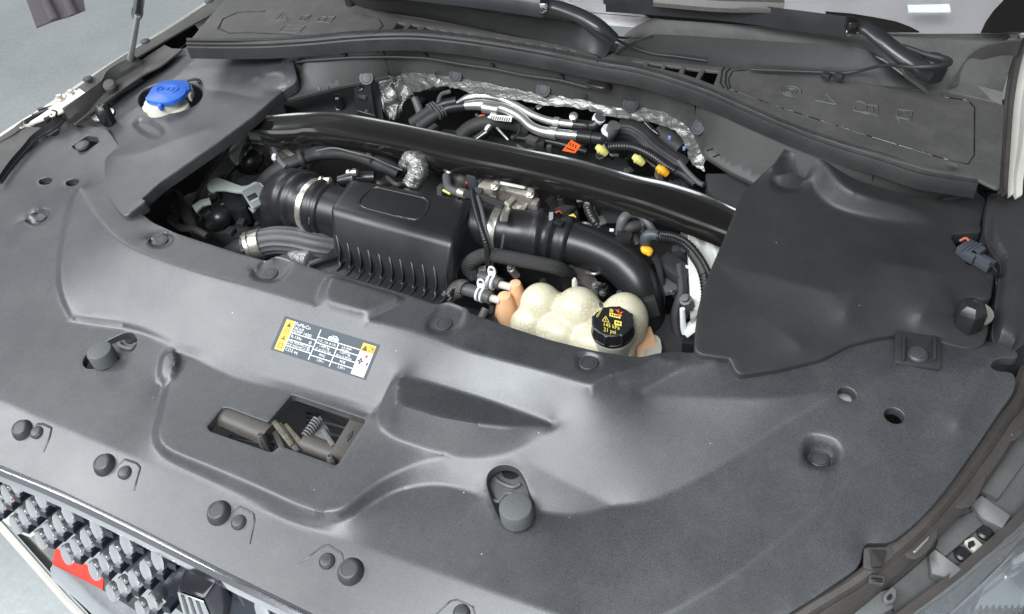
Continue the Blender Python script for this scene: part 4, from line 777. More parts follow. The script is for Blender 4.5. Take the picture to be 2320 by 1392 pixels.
g2 = [(a + 150, b + 120, c - .03) for a, b, c in e4]
lensm, nt_, b_ = nodes('headlamp_lens'); b_.inputs['Base Color'].default_value = (.9, .94, .96, 1); b_.inputs['Roughness'].default_value = .02; b_.inputs['Transmission Weight'].default_value = .92; b_.inputs['IOR'].default_value = 1.3
ribbon('lens', sh(e4, -2, -2, -.01), g2, [(0, 0), (.08, .006), (.3, .018), (.6, .02), (1, .0)], lensm, hl, conv=B, back=.004)
ribbon('housing', sh(e4, -6, -4, -.05), sh(g2, 60, 50, -.08), [(0, 0), (.3, -.01), (.55, .005), (1, 0)], plastic('lamp_housing_grey', (.05, .062, .075), .25, 300, .05, .05, .6, .3, 30, metal=.2), hl, conv=B)
ribbon('chrome_bezel', [(2440, 1100, -.05), (2330, 1210, -.055), (2250, 1292, -.06), (2180, 1360, -.065), (2110, 1420, -.07)], [(2450, 1110, -.05), (2340, 1220, -.055), (2258, 1300, -.06), (2186, 1368, -.065), (2116, 1430, -.07)], [(0, 0), (.5, .006), (1, 0)], M_['chrome'], hl, conv=B)
def hp_(name, pts, mat, dz=.01):
    top = [B(p[0], p[1], p[2]) for p in pts]; V, F = prism_geo(top, [v - Vector((0, 0, dz)) for v in top]); V, F = bevelled(V, F, .001); return mk(name, V, F, mat, hl, 40)
hp_('reflector', [(2232, 1330, -.09), (2300, 1270, -.09), (2340, 1280, -.09), (2340, 1400, -.09), (2200, 1400, -.09)], M_['chrome'])
hp_('reflector_step', [(2290, 1262, -.075), (2340, 1230, -.075), (2340, 1262, -.075), (2300, 1282, -.075)], M_['tile'])
for k in range(9): hp_('reflector_rib', [(2206 + 15 * k, 1372, -.083), (2213 + 15 * k, 1370, -.083), (2213 + 15 * k, 1410, -.083), (2206 + 15 * k, 1410, -.083)], M_['darkchrome'])
# ---------------------------------------------------------------- grille
gr = thing('front_grille', Z(250, 1230, .8), 'chrome mesh grille of rounded tiles under the front edge of the cover', 'grille')
ce = [(-60, 1030, .893), (0, 1056, .893), (130, 1110, .893), (300, 1191, .894), (500, 1292, .894), (700, 1390, .893), (770, 1424, .892)]
ribbon('chrome_trim', sh(ce, 2, -4, -.002), sh(ce, -12, 22, -.008), [(0, -.008), (.06, 0), (.3, .003), (.4, .001), (.55, .004), (.9, .001), (1, -.012)], M_['chrome'], gr, conv=B)
O1 = B(30, 1100, -.052); dC = (B(356, 1272, -.052) - O1) / 5.0
dR = Vector((.003, -.0115, -.0255))
def tile_geo(c, wd, hg):
    """upright rounded lozenge plate facing the front, with a bevelled back"""
    V, F = [], []; n = 12
    for ring, (s, dy) in enumerate([(.97, .010), (1.0, .002), (.93, -.0005), (.84, -.0008)]):
        for k in range(n):
            a = 2 * math.pi * k / n; x = math.cos(a); z = math.sin(a)
            V.append(c + Vector((math.copysign(abs(x) ** .9, x) * wd * s, dy, math.copysign(abs(z) ** 1.0, z) * hg * s)))
    for i in range(3):
        for k in range(n): a, b = i * n + k, i * n + (k + 1) % n; F.append((a, b, b + n, a + n))
    F.append(tuple(range(3 * n, 4 * n))); return V, F
tV, tF = tile_geo(Vector(), .0108, .0195)
tme = bpy.data.meshes.new('grille_tile'); tme.from_pydata(tV, [], tF); tme.materials.append(M_['tile']); tme.polygons.foreach_set('use_smooth', [True] * len(tme.polygons)); tme.set_sharp_from_angle(angle=.7); tme.update()
V_, F_ = bevelled([Vector((sx * .006, sy * .009, sz * .005)) for sz in (1, -1) for sx, sy in ((-1, -1), (1, -1), (1, 1), (-1, 1))], [(0, 1, 2, 3), (7, 6, 5, 4), (0, 4, 5, 1), (1, 5, 6, 2), (2, 6, 7, 3), (3, 7, 4, 0)], .0012)
kme = bpy.data.meshes.new('grille_knot'); kme.from_pydata(V_, [], F_); kme.materials.append(M_['navy']); kme.update()
gl0 = wloc(gr)
for r in range(7):
    for c_ in range(-3, 14):
        p = O1 + dC * (c_ - .5 * (r % 2)) + dR * sum(.92 ** i for i in range(r))
        p.y += .0008 * (c_ - 3) ** 2 * .3
        q = proj(p)
        if 372 < q[0] < 560 or q[0] > 760 or q[0] < -60 or q[1] > 1480 or q[1] > 1172 + .70 * max(q[0], 0): continue
        o = bpy.data.objects.new('grille_tile', tme); COL.objects.link(o); o.parent = gr; o.location = p - gl0; o.rotation_euler = (math.radians(-20), 0, 0); o.scale = (.95 ** r,) * 3
        k = bpy.data.objects.new('grille_knot', kme); COL.objects.link(k); k.parent = gr; k.location = p + dC * .5 + Vector((0, .008, .004)) - gl0; k.rotation_euler = (math.radians(-16), 0, .1)
bkA = O1 + dC * -3.5 + Vector((0, .035, .02)); bkB = O1 + dC * 14 + Vector((0, .035, .02))
mk('mesh_backing', [bkA, bkB, bkB + dR * 8, bkA + dR * 1.6], [(0, 1, 2, 3)], M_['navy'], gr, 0)
em = thing('grille_emblem', B(460, 1330, -.08), 'dark chrome block shaped emblem standing in the middle of the grille', 'emblem')
def eb(name, pts, mat, bev):
    V, F = bevelled([Z(*p) for p in pts], [(0, 1, 2, 3), (7, 6, 5, 4), (0, 4, 5, 1), (1, 5, 6, 2), (2, 6, 7, 3), (3, 7, 4, 0)], bev, 3); return mk(name, V, F, mat, em, 30)
eb('emblem_shell', [(398, 1336, .85), (462, 1360, .85), (502, 1302, .87), (424, 1270, .87), (430, 1440, .72), (510, 1465, .72), (560, 1400, .76), (470, 1380, .76)], M_['darkchrome'], .006)
eb('emblem_face', [(402, 1344, .847), (460, 1366, .847), (462, 1362, .849), (402, 1340, .849), (430, 1450, .70), (505, 1475, .70), (507, 1470, .71), (432, 1445, .71)], M_['tile'], .001)
for k in range(3): eb('emblem_bar', [(408 + 17 * k, 1350 + 6 * k, .845), (416 + 17 * k, 1353 + 6 * k, .845), (418 + 17 * k, 1349 + 6 * k, .848), (410 + 17 * k, 1346 + 6 * k, .848), (436 + 20 * k, 1452 + 7 * k, .70), (446 + 20 * k, 1456 + 7 * k, .70), (447 + 20 * k, 1452 + 7 * k, .703), (437 + 20 * k, 1448 + 7 * k, .703)], M_['darkchrome'], .0008)
eb('emblem_side', [(505, 1306, .868), (530, 1330, .86), (548, 1325, .862), (512, 1298, .872), (560, 1420, .75), (590, 1440, .74), (600, 1430, .745), (566, 1400, .76)], M_['gloss'], .003)
fb = thing('front_bumper', Z(60, 1300, .6), 'curved pale bumper lip with dark glossy inner panel and painted red reflection', 'bumper')
lo = [(-90, 1090, .62), (-30, 1160, .60), (30, 1228, .58), (90, 1296, .56), (140, 1352, .55), (190, 1405, .54), (240, 1470, .53)]
ribbon('bumper_lip', [(a + 9, b - 8, c + .01) for a, b, c in lo], sh(lo, -6, 8, 0), [(0, -.02), (.1, 0), (.5, .006), (.9, 0), (1, -.03)], M_['white'], fb, conv=ZZ)
up1 = [(-70, 1060, .70), (0, 1130, .69), (70, 1196, .68), (140, 1250, .67), (240, 1306, .66), (330, 1370, .65), (420, 1440, .64)]
ribbon('glossy_panel', up1, [(a + 14, b - 10, c + .005) for a, b, c in lo], [(0, 0), (.4, -.01), (1, 0)], M_['darkchrome'], fb, conv=ZZ)
ribbon('painted_red_reflection', [(128, 1244, .672), (180, 1272, .668), (238, 1306, .662)], [(120, 1290, .645), (172, 1316, .64), (234, 1352, .635)], [(0, .004), (1, .004)], M_['red'], fb, conv=ZZ)  # red reflection in the bumper chrome, painted on as a flat strip
ribbon('frosted_strip', [(124, 1284, .65), (180, 1312, .644), (240, 1344, .64), (330, 1400, .63)], [(120, 1316, .615), (170, 1356, .605), (220, 1402, .60), (280, 1450, .59)], [(0, .006), (.4, .012), (1, .004)], M_['tile'], fb, conv=ZZ)
ribbon('fog_strip', [(-20, 1110, .685), (14, 1140, .68), (60, 1190, .675), (84, 1214, .672)], [(-40, 1130, .68), (-6, 1170, .675), (40, 1206, .67), (74, 1222, .67)], [(0, .005), (1, .005)], M_['sage'], fb, conv=ZZ)
# ---------------------------------------------------------------- strut brace
sb = thing('strut_brace', Z(1100, 350, .98), 'gloss black painted strut brace crossing the whole engine bay', 'strut brace')
ribbon('brace_bar', [(560, 262, .985), (615, 257, .99), (690, 250, .993), (751, 250, .995), (811, 256, .995), (930, 279, .995), (1053, 304, .995), (1200, 334, .995), (1300, 353, .995), (1417, 386, .995), (1502, 402, .994), (1586, 428, .993), (1668, 466, .99), (1720, 490, .985)],
       [(560, 300, .975), (600, 305, .978), (660, 303, .98), (706, 301, .98), (811, 317, .98), (900, 334, .98), (1020, 362, .98), (1180, 394, .98), (1300, 424, .98), (1436, 462, .98), (1500, 482, .98), (1570, 508, .978), (1646, 538, .975), (1700, 560, .97)],
       [(0, -.012), (.03, -.003), (.08, 0), (.13, -.001), (.20, -.006), (.48, -.007), (.60, -.006), (.78, -.007), (.85, .001), (.88, .003), (.91, .001), (.97, -.006), (1, -.018)], M_['gloss'], sb, conv=ZZ, back=.004)
# ---------------------------------------------------------------- air intake box
ib = thing('air_intake_box', Z(900, 540, .88), 'black ribbed plastic air intake box in the middle of the bay', 'air intake')
T = [(742, 470, .960), (1031, 549, .960), (1064, 448, .958), (800, 402, .958)]
Bt = [(752, 600, .880), (1008, 688, .880), (1130, 560, .880), (760, 450, .880)]
mid = [(757, 575, .905), (1012, 652, .905), (1110, 540, .905), (770, 440, .905)]
V = [Z(*p) for p in T + mid + Bt]
V, F = bevelled(V, [(0, 1, 2, 3), (4, 5, 1, 0), (5, 6, 2, 1), (6, 7, 3, 2), (7, 4, 0, 3), (8, 9, 5, 4), (9, 10, 6, 5), (10, 11, 7, 6), (11, 8, 4, 7), (11, 10, 9, 8)], .011, 4)
intake = mk('intake_body', V, F, M_['black'], ib, 40); WL.clear()
embed('badge_ridge', [[(830, 438), (840, 428), (855, 424), (960, 448), (972, 458), (968, 478), (958, 492), (940, 498), (900, 490), (825, 470), (813, 462), (818, 450), (830, 438)]], [intake], M_['black'], ib, 4.0, -.0012)
V, F = bevelled([Z(*p) for p in [(700, 606, .892), (994, 694, .892), (1020, 672, .892), (760, 560, .892)] + [(700, 606, .886), (994, 694, .886), (1020, 672, .886), (760, 560, .886)]], [(0, 1, 2, 3), (7, 6, 5, 4), (0, 4, 5, 1), (1, 5, 6, 2), (2, 6, 7, 3), (3, 7, 4, 0)], .001)
mk('base_flange', V, F, M_['black'], ib)
rt_ = [(762, 533), (787, 551), (811, 560), (834, 567), (858, 575), (882, 582), (906, 587), (932, 594), (957, 599), (983, 604), (1008, 609), (1034, 613)]
rb_ = [(768, 612), (790, 622), (813, 631), (836, 638), (860, 646), (884, 653), (908, 660), (933, 667), (958, 674), (982, 682), (1004, 684), (1020, 680)]
for (a, b), (c, d) in zip(rt_, rb_):
    p1 = Z(c, d, .893); pts = []
    for t, o_ in ((0, .0005), (.2, .003), (.45, .005), (.65, .007)):
        l, n_ = hit(a + (c - a) * t + 9 * math.sin(t * 3.1), b + (d - b) * t, [intake]); pts.append((l if l is not None else Z(a, b, .92).lerp(p1, t)) + Vector((0, -o_, 0)))
    pts += [pts[-1].lerp(p1, .6) + Vector((.001, .001, 0)), p1 + Vector((-.003, -.003, 0))]
    pts = catmull(pts, 4); V, F = [], []
    for p in pts:
        for dx, dy in ((-.0011, 0), (.0011, 0), (.0011, .022), (-.0011, .022)): V.append(p + Vector((dx, dy, -.001 if dy else 0)))
    for i in range(len(pts) - 1):
        for k in range(4): x, y = i * 4 + k, i * 4 + (k + 1) % 4; F.append((x, y, y + 4, x + 4))
    F += [(3, 2, 1, 0), tuple(range(len(V) - 4, len(V)))]; mk('rib', V, F, M_['black'], ib, 30)
box('base_bracket', 735, 585, .90, (.05, .012, .012), M_['black'], ib, (0, 0, 48)); box('bracket_foot', 706, 598, .895, (.014, .02, .02), M_['black'], ib, (0, 0, 20))
# inlet bellow at the left
def ring_tube(name, pts, prof, mat, parent, n=28, sub=12):
    """prof: (t 0..1, radius px)"""
    path = catmull([Z(*p) for p in pts], sub); m = len(path); ts = [0]
    for a, b in zip(path[:-1], path[1:]): ts.append(ts[-1] + (b - a).length)
    tot = ts[-1]; np_, R = [], []
    for t, r in prof:
        s = t * tot; i = min(max(int(np.searchsorted(ts, s)) - 1, 0), m - 2); p = path[i].lerp(path[i + 1], (s - ts[i]) / max(ts[i + 1] - ts[i], 1e-9)); np_.append(p); R.append(r * px2m(p))
    V, F, UV = tube_geo(np_, R, n); return mk(name, V, F, mat, parent, 50, UV)
def dense(knots, n=60):
    out = []
    for k in range(n + 1):
        t = k / n; i = 0
        while i < len(knots) - 2 and knots[i + 1][0] < t: i += 1
        a, b = knots[i], knots[i + 1]; out.append((t, a[1] + (b[1] - a[1]) * min(1, max(0, (t - a[0]) / max(b[0] - a[0], 1e-6)))))
    return out
eb_ = thing('left_intake_elbow', Z(680, 450, .86), 'black rubber intake elbow with a steel band at the left of the air box', 'intake hose')
axL = [(800, 492, .915), (755, 479, .915), (715, 468, .915), (684, 456, .912), (664, 452, .905), (652, 470, .885), (650, 510, .84)]
ring_tube('elbow', axL, dense([(0, 57), (.2, 57), (.215, 62), (.25, 62), (.26, 66), (.30, 66), (.31, 60), (.40, 60), (.42, 60), (.44, 68), (.47, 70), (.50, 68), (.52, 63), (.56, 68), (.62, 67), (.72, 64), (.85, 60), (1, 56)], 90), M_['rubber'] if False else M_['black'], eb_)
def band(name, pts, t0, t1, r, parent, mat=None):
    path = catmull([Z(*p) for p in pts], 12); m = len(path); i0, i1 = int(t0 * (m - 1)), int(t1 * (m - 1)); p0, p1 = path[i0], path[max(i1, i0 + 1)]
    ax = (p1 - p0).normalized(); L = (p1 - p0).length; rr = r * px2m(p0)
    return lathe(name, p0, ax, [(rr * .98, 0), (rr, .0005), (rr * 1.005, L / 2), (rr, L - .0005), (rr * .98, L)], mat or M_['steel'], parent, 36)
bL = band('clamp_band', axL, .30, .355, 63.5, eb_)
def screw_box(px, py, z, ang, parent, s=1.0):
    c = Z(px, py, z); d = Vector((math.cos(ang), math.sin(ang), .15)).normalized()
    lathe('clamp_screw', c, d, [(.0052 * s, -.004), (.0058 * s, -.002), (.0058 * s, .001), (.0035 * s, .0015), (.0035 * s, .004), (.0042 * s, .0045), (.0045 * s, .013 * s), (.003, .0135 * s)], M_['steel'], parent, 14)
    box('screw_housing', 0, 0, 0, (.011 * s, .008 * s, .006 * s), M_['steel'], parent, (0, 0, math.degrees(ang)), .001, world=c + d * .008 * s + Vector((0, 0, .002)))
screw_box(730, 409, .952, .1, bL, 1.2)
for k in range(8): box('band_notch', 712 - 2.3 * k, 428 + 3.4 * k, .951 - .0008 * k, (.008, .0012, .0012), M_['steel'], bL, (20, 0, 30), .0003)
box('band_slot', 701, 492, .948, (.0035, .002, .012), M_['matte'], bL, (-30, 0, 0), .0008)
tube('band_tail', [(714, 424, .952), (706, 440, .951), (700, 462, .948)], 7, M_['steel'], eb_, 8, flat=.3)
# right duct
rd = thing('right_intake_duct', Z(1350, 580, .86), 'big glossy black intake duct curving down at the right', 'intake duct')
axR = [(1040, 500, .918), (1090, 512, .918), (1143, 524, .918), (1200, 532, .918), (1255, 541, .916), (1340, 564, .91), (1410, 600, .90), (1448, 650, .88), (1462, 715, .84), (1462, 790, .80)]
ring_tube('duct', axR, dense([(0, 50), (.16, 51), (.175, 55), (.19, 56), (.21, 53), (.28, 54), (.31, 57), (.335, 64), (.35, 54), (.365, 52), (.385, 62), (.40, 53), (.425, 58), (.445, 59), (.45, 49), (.55, 47), (.7, 48), (.8, 46), (1, 42)], 130), M_['black'], rd, 30)
bR = band('clamp_band', axR, .190, .225, 60, rd)
tube('clamp_tail', [(1150, 470, .962), (1144, 486, .965), (1141, 502, .965)], 9, M_['steel'], rd, 8, flat=.25)
screw_box(1151, 464, .966, 1.3, bR, 1.1); box('band_slot', 1142, 530, .962, (.004, .002, .022), M_['matte'], bR, (-35, 0, 0), .0008)
box('duct_tab', 1266, 502, .958, (.014, .01, .006), M_['black'], rd, (0, 0, -10)); lathe('duct_lug', Z(1246, 492, .95), (1, .3, 0), [(.012, 0), (.012, .006), (.006, .006)], M_['black'], rd, 6)
# ---------------------------------------------------------------- coolant tank
ct = thing('coolant_tank', Z(1300, 740, .82), 'milky bubbled plastic coolant tank with peach coloured nipples', 'coolant tank')
def blob(name, balls, mat, parent, vox=.0028, sm=9):
    bm = bmesh.new()
    for (px, py, z), (rx, ry, rz) in balls:
        c = Z(px, py, z); m_ = Matrix.Translation(c - Vector((0, 0, 0))) @ Matrix.Diagonal((rx, ry, rz, 1)); bmesh.ops.create_icosphere(bm, subdivisions=4, radius=1, matrix=m_)
    me = bpy.data.meshes.new('tmp'); bm.to_mesh(me); bm.free(); o = bpy.data.objects.new('tmp', me); COL.objects.link(o)
    r = o.modifiers.new('r', 'REMESH'); r.mode = 'VOXEL'; r.voxel_size = vox; s = o.modifiers.new('s', 'SMOOTH'); s.iterations = sm; s.factor = .5
    bpy.context.view_layer.update(); ev = o.evaluated_get(bpy.context.evaluated_depsgraph_get()); m2 = ev.to_mesh(); V = [v.co.copy() for v in m2.vertices]; F = [tuple(p.vertices) for p in m2.polygons]; ev.to_mesh_clear(); bpy.data.objects.remove(o); bpy.data.meshes.remove(me)
    return mk(name, V, F, mat, parent, 180)
K = .00052
blob('tank_body', [((1226, 692, .893), (.030, .030, .034)), ((1310, 708, .893), (.034, .034, .038)), ((1412, 730, .89), (.034, .038, .044)), ((1385, 760, .87), (.038, .036, .042)), ((1270, 715, .875), (.04, .03, .035)), ((1360, 740, .875), (.04, .03, .035)),
   ((1200, 738, .872), (.028, .026, .030)), ((1270, 760, .872), (.034, .030, .034)), ((1345, 785, .872), (.034, .030, .034)), ((1390, 800, .868), (.030, .028, .04)), ((1240, 760, .84), (.05, .04, .04)), ((1340, 800, .83), (.05, .04, .04))], M_['tank'], ct)
nk = Z(1389, 752, .915)
lathe('filler_neck', nk - Vector((0, 0, .045)), (0, 0, 1), [(.024, 0), (.024, .03), (.0268, .036), (.027, .042), (.022, .044)], M_['milky'], ct, 32)
def cap_profile(): 
    V, F = [], []; n = 96; prof = [(.0262, -.004, 0), (.0268, -.002, 0), (.0268, .0, 0), (.0258, .001, 1), (.0256, .010, 1), (.0252, .0165, 1), (.0238, .018, .6), (.0226, .0183, .2), (.0215, .0180, 0), (.0005, .0180, 0)]
    for r, h, lob in prof:
        for k in range(n):
            a = 2 * math.pi * k / n; w_ = (a * 8 / (2 * math.pi)) % 1.0; bumpy = 1.0 if (w_ < .16) else (.0 if w_ > .22 and w_ < .94 else .5)
            rr = r + lob * .0016 * bumpy; V.append(Vector((rr * math.cos(a), rr * math.sin(a), h)))
    for i in range(len(prof) - 1):
        for k in range(n): a, b = i * n + k, i * n + (k + 1) % n; F.append((a, b, b + n, a + n))
    F.append(tuple(range((len(prof) - 1) * n, len(prof) * n))); return V, F
CP = nk + Vector((0, 0, .0025))
cc = thing('screw_cap', CP, 'black lobed screw cap with yellow print on the coolant tank', 'tank cap')
V, F = cap_profile(); cb = mk('cap_body', [v * 1.06 + CP for v in V], F, M_['black'], cc, 30)
CT = CP + Vector((0, 0, .0192))
TXT = {}
def text_geo(s, size):
    k = (s, size)
    if k not in TXT:
        cu = bpy.data.curves.new('t', 'FONT'); cu.body = s; cu.size = size; cu.align_x = 'LEFT'; cu.resolution_u = 2; cu.offset = 0
        o = bpy.data.objects.new('t', cu); COL.objects.link(o); ev = o.evaluated_get(bpy.context.evaluated_depsgraph_get()); me = ev.to_mesh(); TXT[k] = ([v.co.copy() for v in me.vertices], [tuple(p.vertices) for p in me.polygons]); ev.to_mesh_clear(); bpy.data.objects.remove(o); bpy.data.curves.remove(cu)
    return TXT[k]
# frame on the cap: u to the right in the photo, v up the photo
def capxy(px, py): return Z(px, py, CT.z)
cx, cy = proj(CT)
U_ = (capxy(cx + 50, cy + 12) - capxy(cx, cy)) / 50; V_2 = (capxy(cx + 2, cy - 50) - capxy(cx, cy)) / 50
def cap_pt(u, v, off=0): p = CT + U_ * u + V_2 * v; p.z = CT.z + off; return p
def cap_print(name, polys, mat, parent=None):
    V, F = [], []
    for P in polys:
        s = len(V); V += [cap_pt(*q) for q in P]; F.append(tuple(range(s, s + len(P))))
    return mk(name, V, F, mat, parent or cb, 0)
def seg(a, b, w_=1.2):
    d = Vector((b[0] - a[0], b[1] - a[1])); l = max(d.length, .01); n = Vector((-d.y, d.x)) / l * w_ / 2; return [(a[0] - n.x, a[1] - n.y), (b[0] - n.x, b[1] - n.y), (b[0] + n.x, b[1] + n.y), (a[0] + n.x, a[1] + n.y)]
P = [[(-8, 8), (17, 8), (17, 16), (-8, 16)]]
for k in range(4): P.append([(-7.5 + 3 * k, 17), (-6 + 3 * k, 17), (-6 + 3 * k, 25), (-7.5 + 3 * k, 25)]) if k < 3 else None
cap_print('printed_symbol', P, M_['yink'])
for q in [cap_print('printed_symbol', [seg((-24, -6), (-8, -6)), seg((-24, -6), (-16, 6)), seg((-16, 6), (-8, -6)), seg((-16, -4), (-16, 2), 1.6), [(4, -8), (20, -8), (20, 2), (4, 2)]], M_['yink'])]: pass
CT.z += .0003
cap_print('dark_detail', [[(-5 + 5 * k, 10), (-2 + 5 * k, 10), (-2 + 5 * k, 14), (-5 + 5 * k, 14)] for k in range(4)] + [[(7, -5), (11, -5), (11, -1), (7, -1)], [(13, -5), (17, -5), (17, -1), (13, -1)]], M_['ink'])
cap_print('red_cross', [seg((6, 26), (20, 14), 2.2), seg((8, 13), (22, 24), 2.2), seg((12, 28), (15, 12), 2)], plastic('orange_red_print', (.85, .16, .04), .5, 300, .02, .02))
def cap_text(s, u, v, size, rot=0):
    V, F = text_geo(s, size); r = math.radians(rot); mk('printed_text', [cap_pt(u + p.x * math.cos(r) - p.y * math.sin(r), v + p.x * math.sin(r) + p.y * math.cos(r)) for p in V], F, M_['yink'], cb, 0)
cap_text('145 kPa', -22, -17, 12); cap_text('21 psi', -20, -28, 12); cap_text('caution', -35, -2, 9, 64)
def cone(name, px, py, z, r1, r2, h, mat, parent, tilt=(0, 0, 1)):
    return lathe(name, Z(px, py, z) - Vector((0, 0, h)), tilt, [(r2, 0), (r2 * .9 + r1 * .1, h * .2), (r1 * 1.05, h * .85), (r1 * .85, h * .97), (r1 * .4, h)], mat, parent, 24)
cone('nipple_tower', 1167, 640, .905, .0092, .017, .05, M_['peach'], ct); cone('nipple_tower', 1142, 668, .900, .0105, .020, .055, M_['peach'], ct)
for a, b in (((1160, 652, .898), (1126, 643, .897)), ((1134, 682, .893), (1104, 673, .892))): tube('nipple', [a, b], 9, M_['milky'], ct, 16, 2)
V, F = prism_geo([Z(*p) for p in [(1440, 760, .86), (1474, 735, .865), (1490, 780, .85), (1470, 812, .845), (1440, 812, .845)]], [Z(*p) - Vector((0, 0, .02)) for p in [(1440, 760, .86), (1474, 735, .865), (1490, 780, .85), (1470, 812, .845), (1440, 812, .845)]]); V, F = bevelled(V, F, .003); mk('tank_flange', V, F, M_['peach'], ct)
prism('mounting_ear', [(1462, 782), (1482, 756), (1496, 766), (1500, 790), (1490, 830), (1450, 830)], .85, .82, M_['milky'], ct, .002, .005); lathe('tank_stud', Z(1302, 636, .918), (0, 0, 1), [(.005, -.02), (.004, 0), (.002, .004)], M_['milky'], ct, 10)
box('ear_hole', 1482, 773, .8515, (.006, .002, .002), M_['matte'], ct, (0, 0, 0), .0004)
# coolant hoses
h1 = thing('braided_coolant_hose', Z(1200, 600, .9), 'black braided hose looping over the coolant tank', 'hose')
tube('braided_hose', [(1076, 626, .895), (1062, 606, .91), (1074, 588, .925), (1110, 578, .93), (1170, 588, .93), (1230, 600, .925), (1268, 610, .915), (1288, 626, .89), (1292, 650, .86)], 17, M_['braid'], h1, 22, 8)
tube('hose_end', [(1074, 622, .895), (1100, 630, .897), (1134, 644, .898)], 14, M_['greyrub'], h1, 18, 5)
h2 = thing('grey_braided_hose', Z(1030, 660, .88), 'grey braided hose bending up beside the air box front', 'hose')
tube('braided_hose', [(986, 740, .82), (1002, 700, .86), (1018, 668, .885), (1044, 654, .892), (1052, 656, .892)], 21, M_['greybraid'], h2, 22, 8)
tube('hose_end', [(1040, 654, .892), (1070, 660, .892), (1112, 676, .893)], 15, M_['greyrub'], h2, 18, 5)
def spring_clamp(px, py, z, lb):
    t = thing('spring_clamp', Z(px, py, z), lb, 'hose clamp', 'white spring clamps on the tank hoses')
    a, b = Z(px - 9, py - 3, z), Z(px + 9, py + 3, z); ax = (b - a).normalized(); r = 18 * px2m(a)
    for o_ in (0, .007): lathe('clamp_ring', a + ax * o_, ax, [(r * .93, 0), (r, .0004), (r, .0032), (r * .93, .0036)], M_['paper'], t, 26)
    u = Vector((0, .25, 1)).normalized(); V0 = a + ax * .0055 + u * r
    for s in (-1, 1): tube('clamp_ear', [V0 + ax * .004 * s, V0 + ax * .0055 * s + u * .006, V0 + ax * .004 * s + u * .012], 2.6, M_['paper'], t, 8, world=True)
    tube('clamp_bridge', [V0 + ax * .004 + u * .012, V0 + u * .0135, V0 - ax * .004 + u * .012], 2.8, M_['paper'], t, 8, world=True); box('clamp_lug', 0, 0, 0, (.009, .008, .003), M_['paper'], t, (10, 15, 15), .0008, world=V0 + u * .004)
spring_clamp(1116, 640, .897, 'white spring clamp on the upper hose beside the coolant tank'); spring_clamp(1092, 668, .892, 'white spring clamp on the lower grey hose beside the coolant tank')
h3 = thing('thin_vent_hose', Z(1080, 520, .95), 'thin black ribbed hose pair draped over the air box right end', 'hose')
tube('ribbed_hose', [(1070, 432, .975), (1074, 456, .975), (1082, 490, .972), (1094, 530, .965), (1102, 560, .95), (1106, 600, .92)], 6, M_['black'], h3, 12, 8, ribs=(.004, .16))
tube('smooth_hose', [(1082, 446, .975), (1092, 480, .972), (1100, 520, .966), (1108, 552, .95), (1114, 590, .92), (1110, 630, .9)], 5, M_['greyrub'], h3, 10)
tube('braided_hose', [(1058, 440, .965), (1080, 446, .97), (1110, 454, .97), (1140, 466, .965)], 9, M_['braid'], h3, 16)
tube('hose_end', [(1012, 400, .94), (1016, 425, .95), (1030, 434, .955), (1052, 440, .96)], 10, M_['greyrub'], h3, 14); band('crimp_ring', [(1040, 436, .96), (1060, 441, .962)], 0, .8, 11, h3)
tube('clip_ears', [(1008, 384, .95), (1018, 392, .95), (1030, 380, .95)], 4, M_['alu'], h3, 6); tube('clip_wire', [(1004, 431, .955), (1020, 440, .955)], 3, M_['lime'], h3, 6)
# ---------------------------------------------------------------- left black module, latches, wiring
lm = thing('fuse_module', Z(530, 430, .85), 'black domed engine side module with three sage grey latches', 'engine module')
prism('module_base', [(430, 470), (540, 300), (570, 300), (640, 340), (620, 470), (560, 545), (470, 520)], .85, .78, M_['matte'], lm, .004, .01)
for q, r, zz in (((572, 362), (.019, .024, .018), .905), ((500, 490), (.020, .022, .018), .885)):
    blob('module_dome', [((q[0], q[1], zz - .012), r), ((q[0] - 10, q[1] + 8, zz - .02), r)], M_['black'], lm, .0024, 4)
prism('module_block', [(534, 410), (556, 396), (585, 398), (598, 388), (612, 392), (624, 410), (622, 440), (590, 470), (548, 450)], .905, .85, M_['slate'] if False else M_['black'], lm, .004, .006)
prism('module_block', [(504, 440), (520, 434), (545, 444), (560, 470), (540, 476), (505, 462)], .895, .86, M_['black'], lm, .003, .004)
for k in range(3):
    tube('seam_ridge', [(452 + 48 * k, 502 - 72 * k, .885), (470 + 46 * k, 470 - 70 * k, .89), (492 + 44 * k, 446 - 70 * k, .89)], 3.5, M_['black'], lm, 8)
for i, (x, y, s) in enumerate([(508, 400, 1), (535, 345, .9), (462, 480, 1), (548, 330, .7), (600, 420, .6), (520, 520, .8), (545, 500, .7)]): box('moulded_step', x, y, .888, (.02 * s, .018 * s, .01), M_['matte'], lm, (0, 0, 38 + 11 * i), .0015)
def latch(pts, z, mat, name='latch', th=.004): return prism(name, pts, z, z - th, mat, lm, .0008, .0015)
latch([(558, 304), (568, 308), (550, 330), (542, 352), (540, 369), (533, 372), (524, 364), (518, 350), (521, 338), (532, 318)], .912, M_['sage'])
latch([(566, 300), (574, 302), (598, 336), (594, 348), (586, 346), (556, 318)], .915, M_['brown'])
for k in range(4): tube('pleat', [(566 + 5 * k, 306 - k, .917), (590 + 3 * k, 345 - 3 * k, .913)], 1.3, M_['greyrub'], lm, 6, 2)
latch([(469, 420), (476, 408), (489, 402), (510, 408), (530, 416), (548, 422), (562, 420), (576, 412), (590, 414), (600, 424), (604, 442), (600, 456), (580, 470), (570, 472), (548, 436), (528, 434), (508, 430), (490, 430), (480, 434), (471, 430)], .915, M_['sage'])
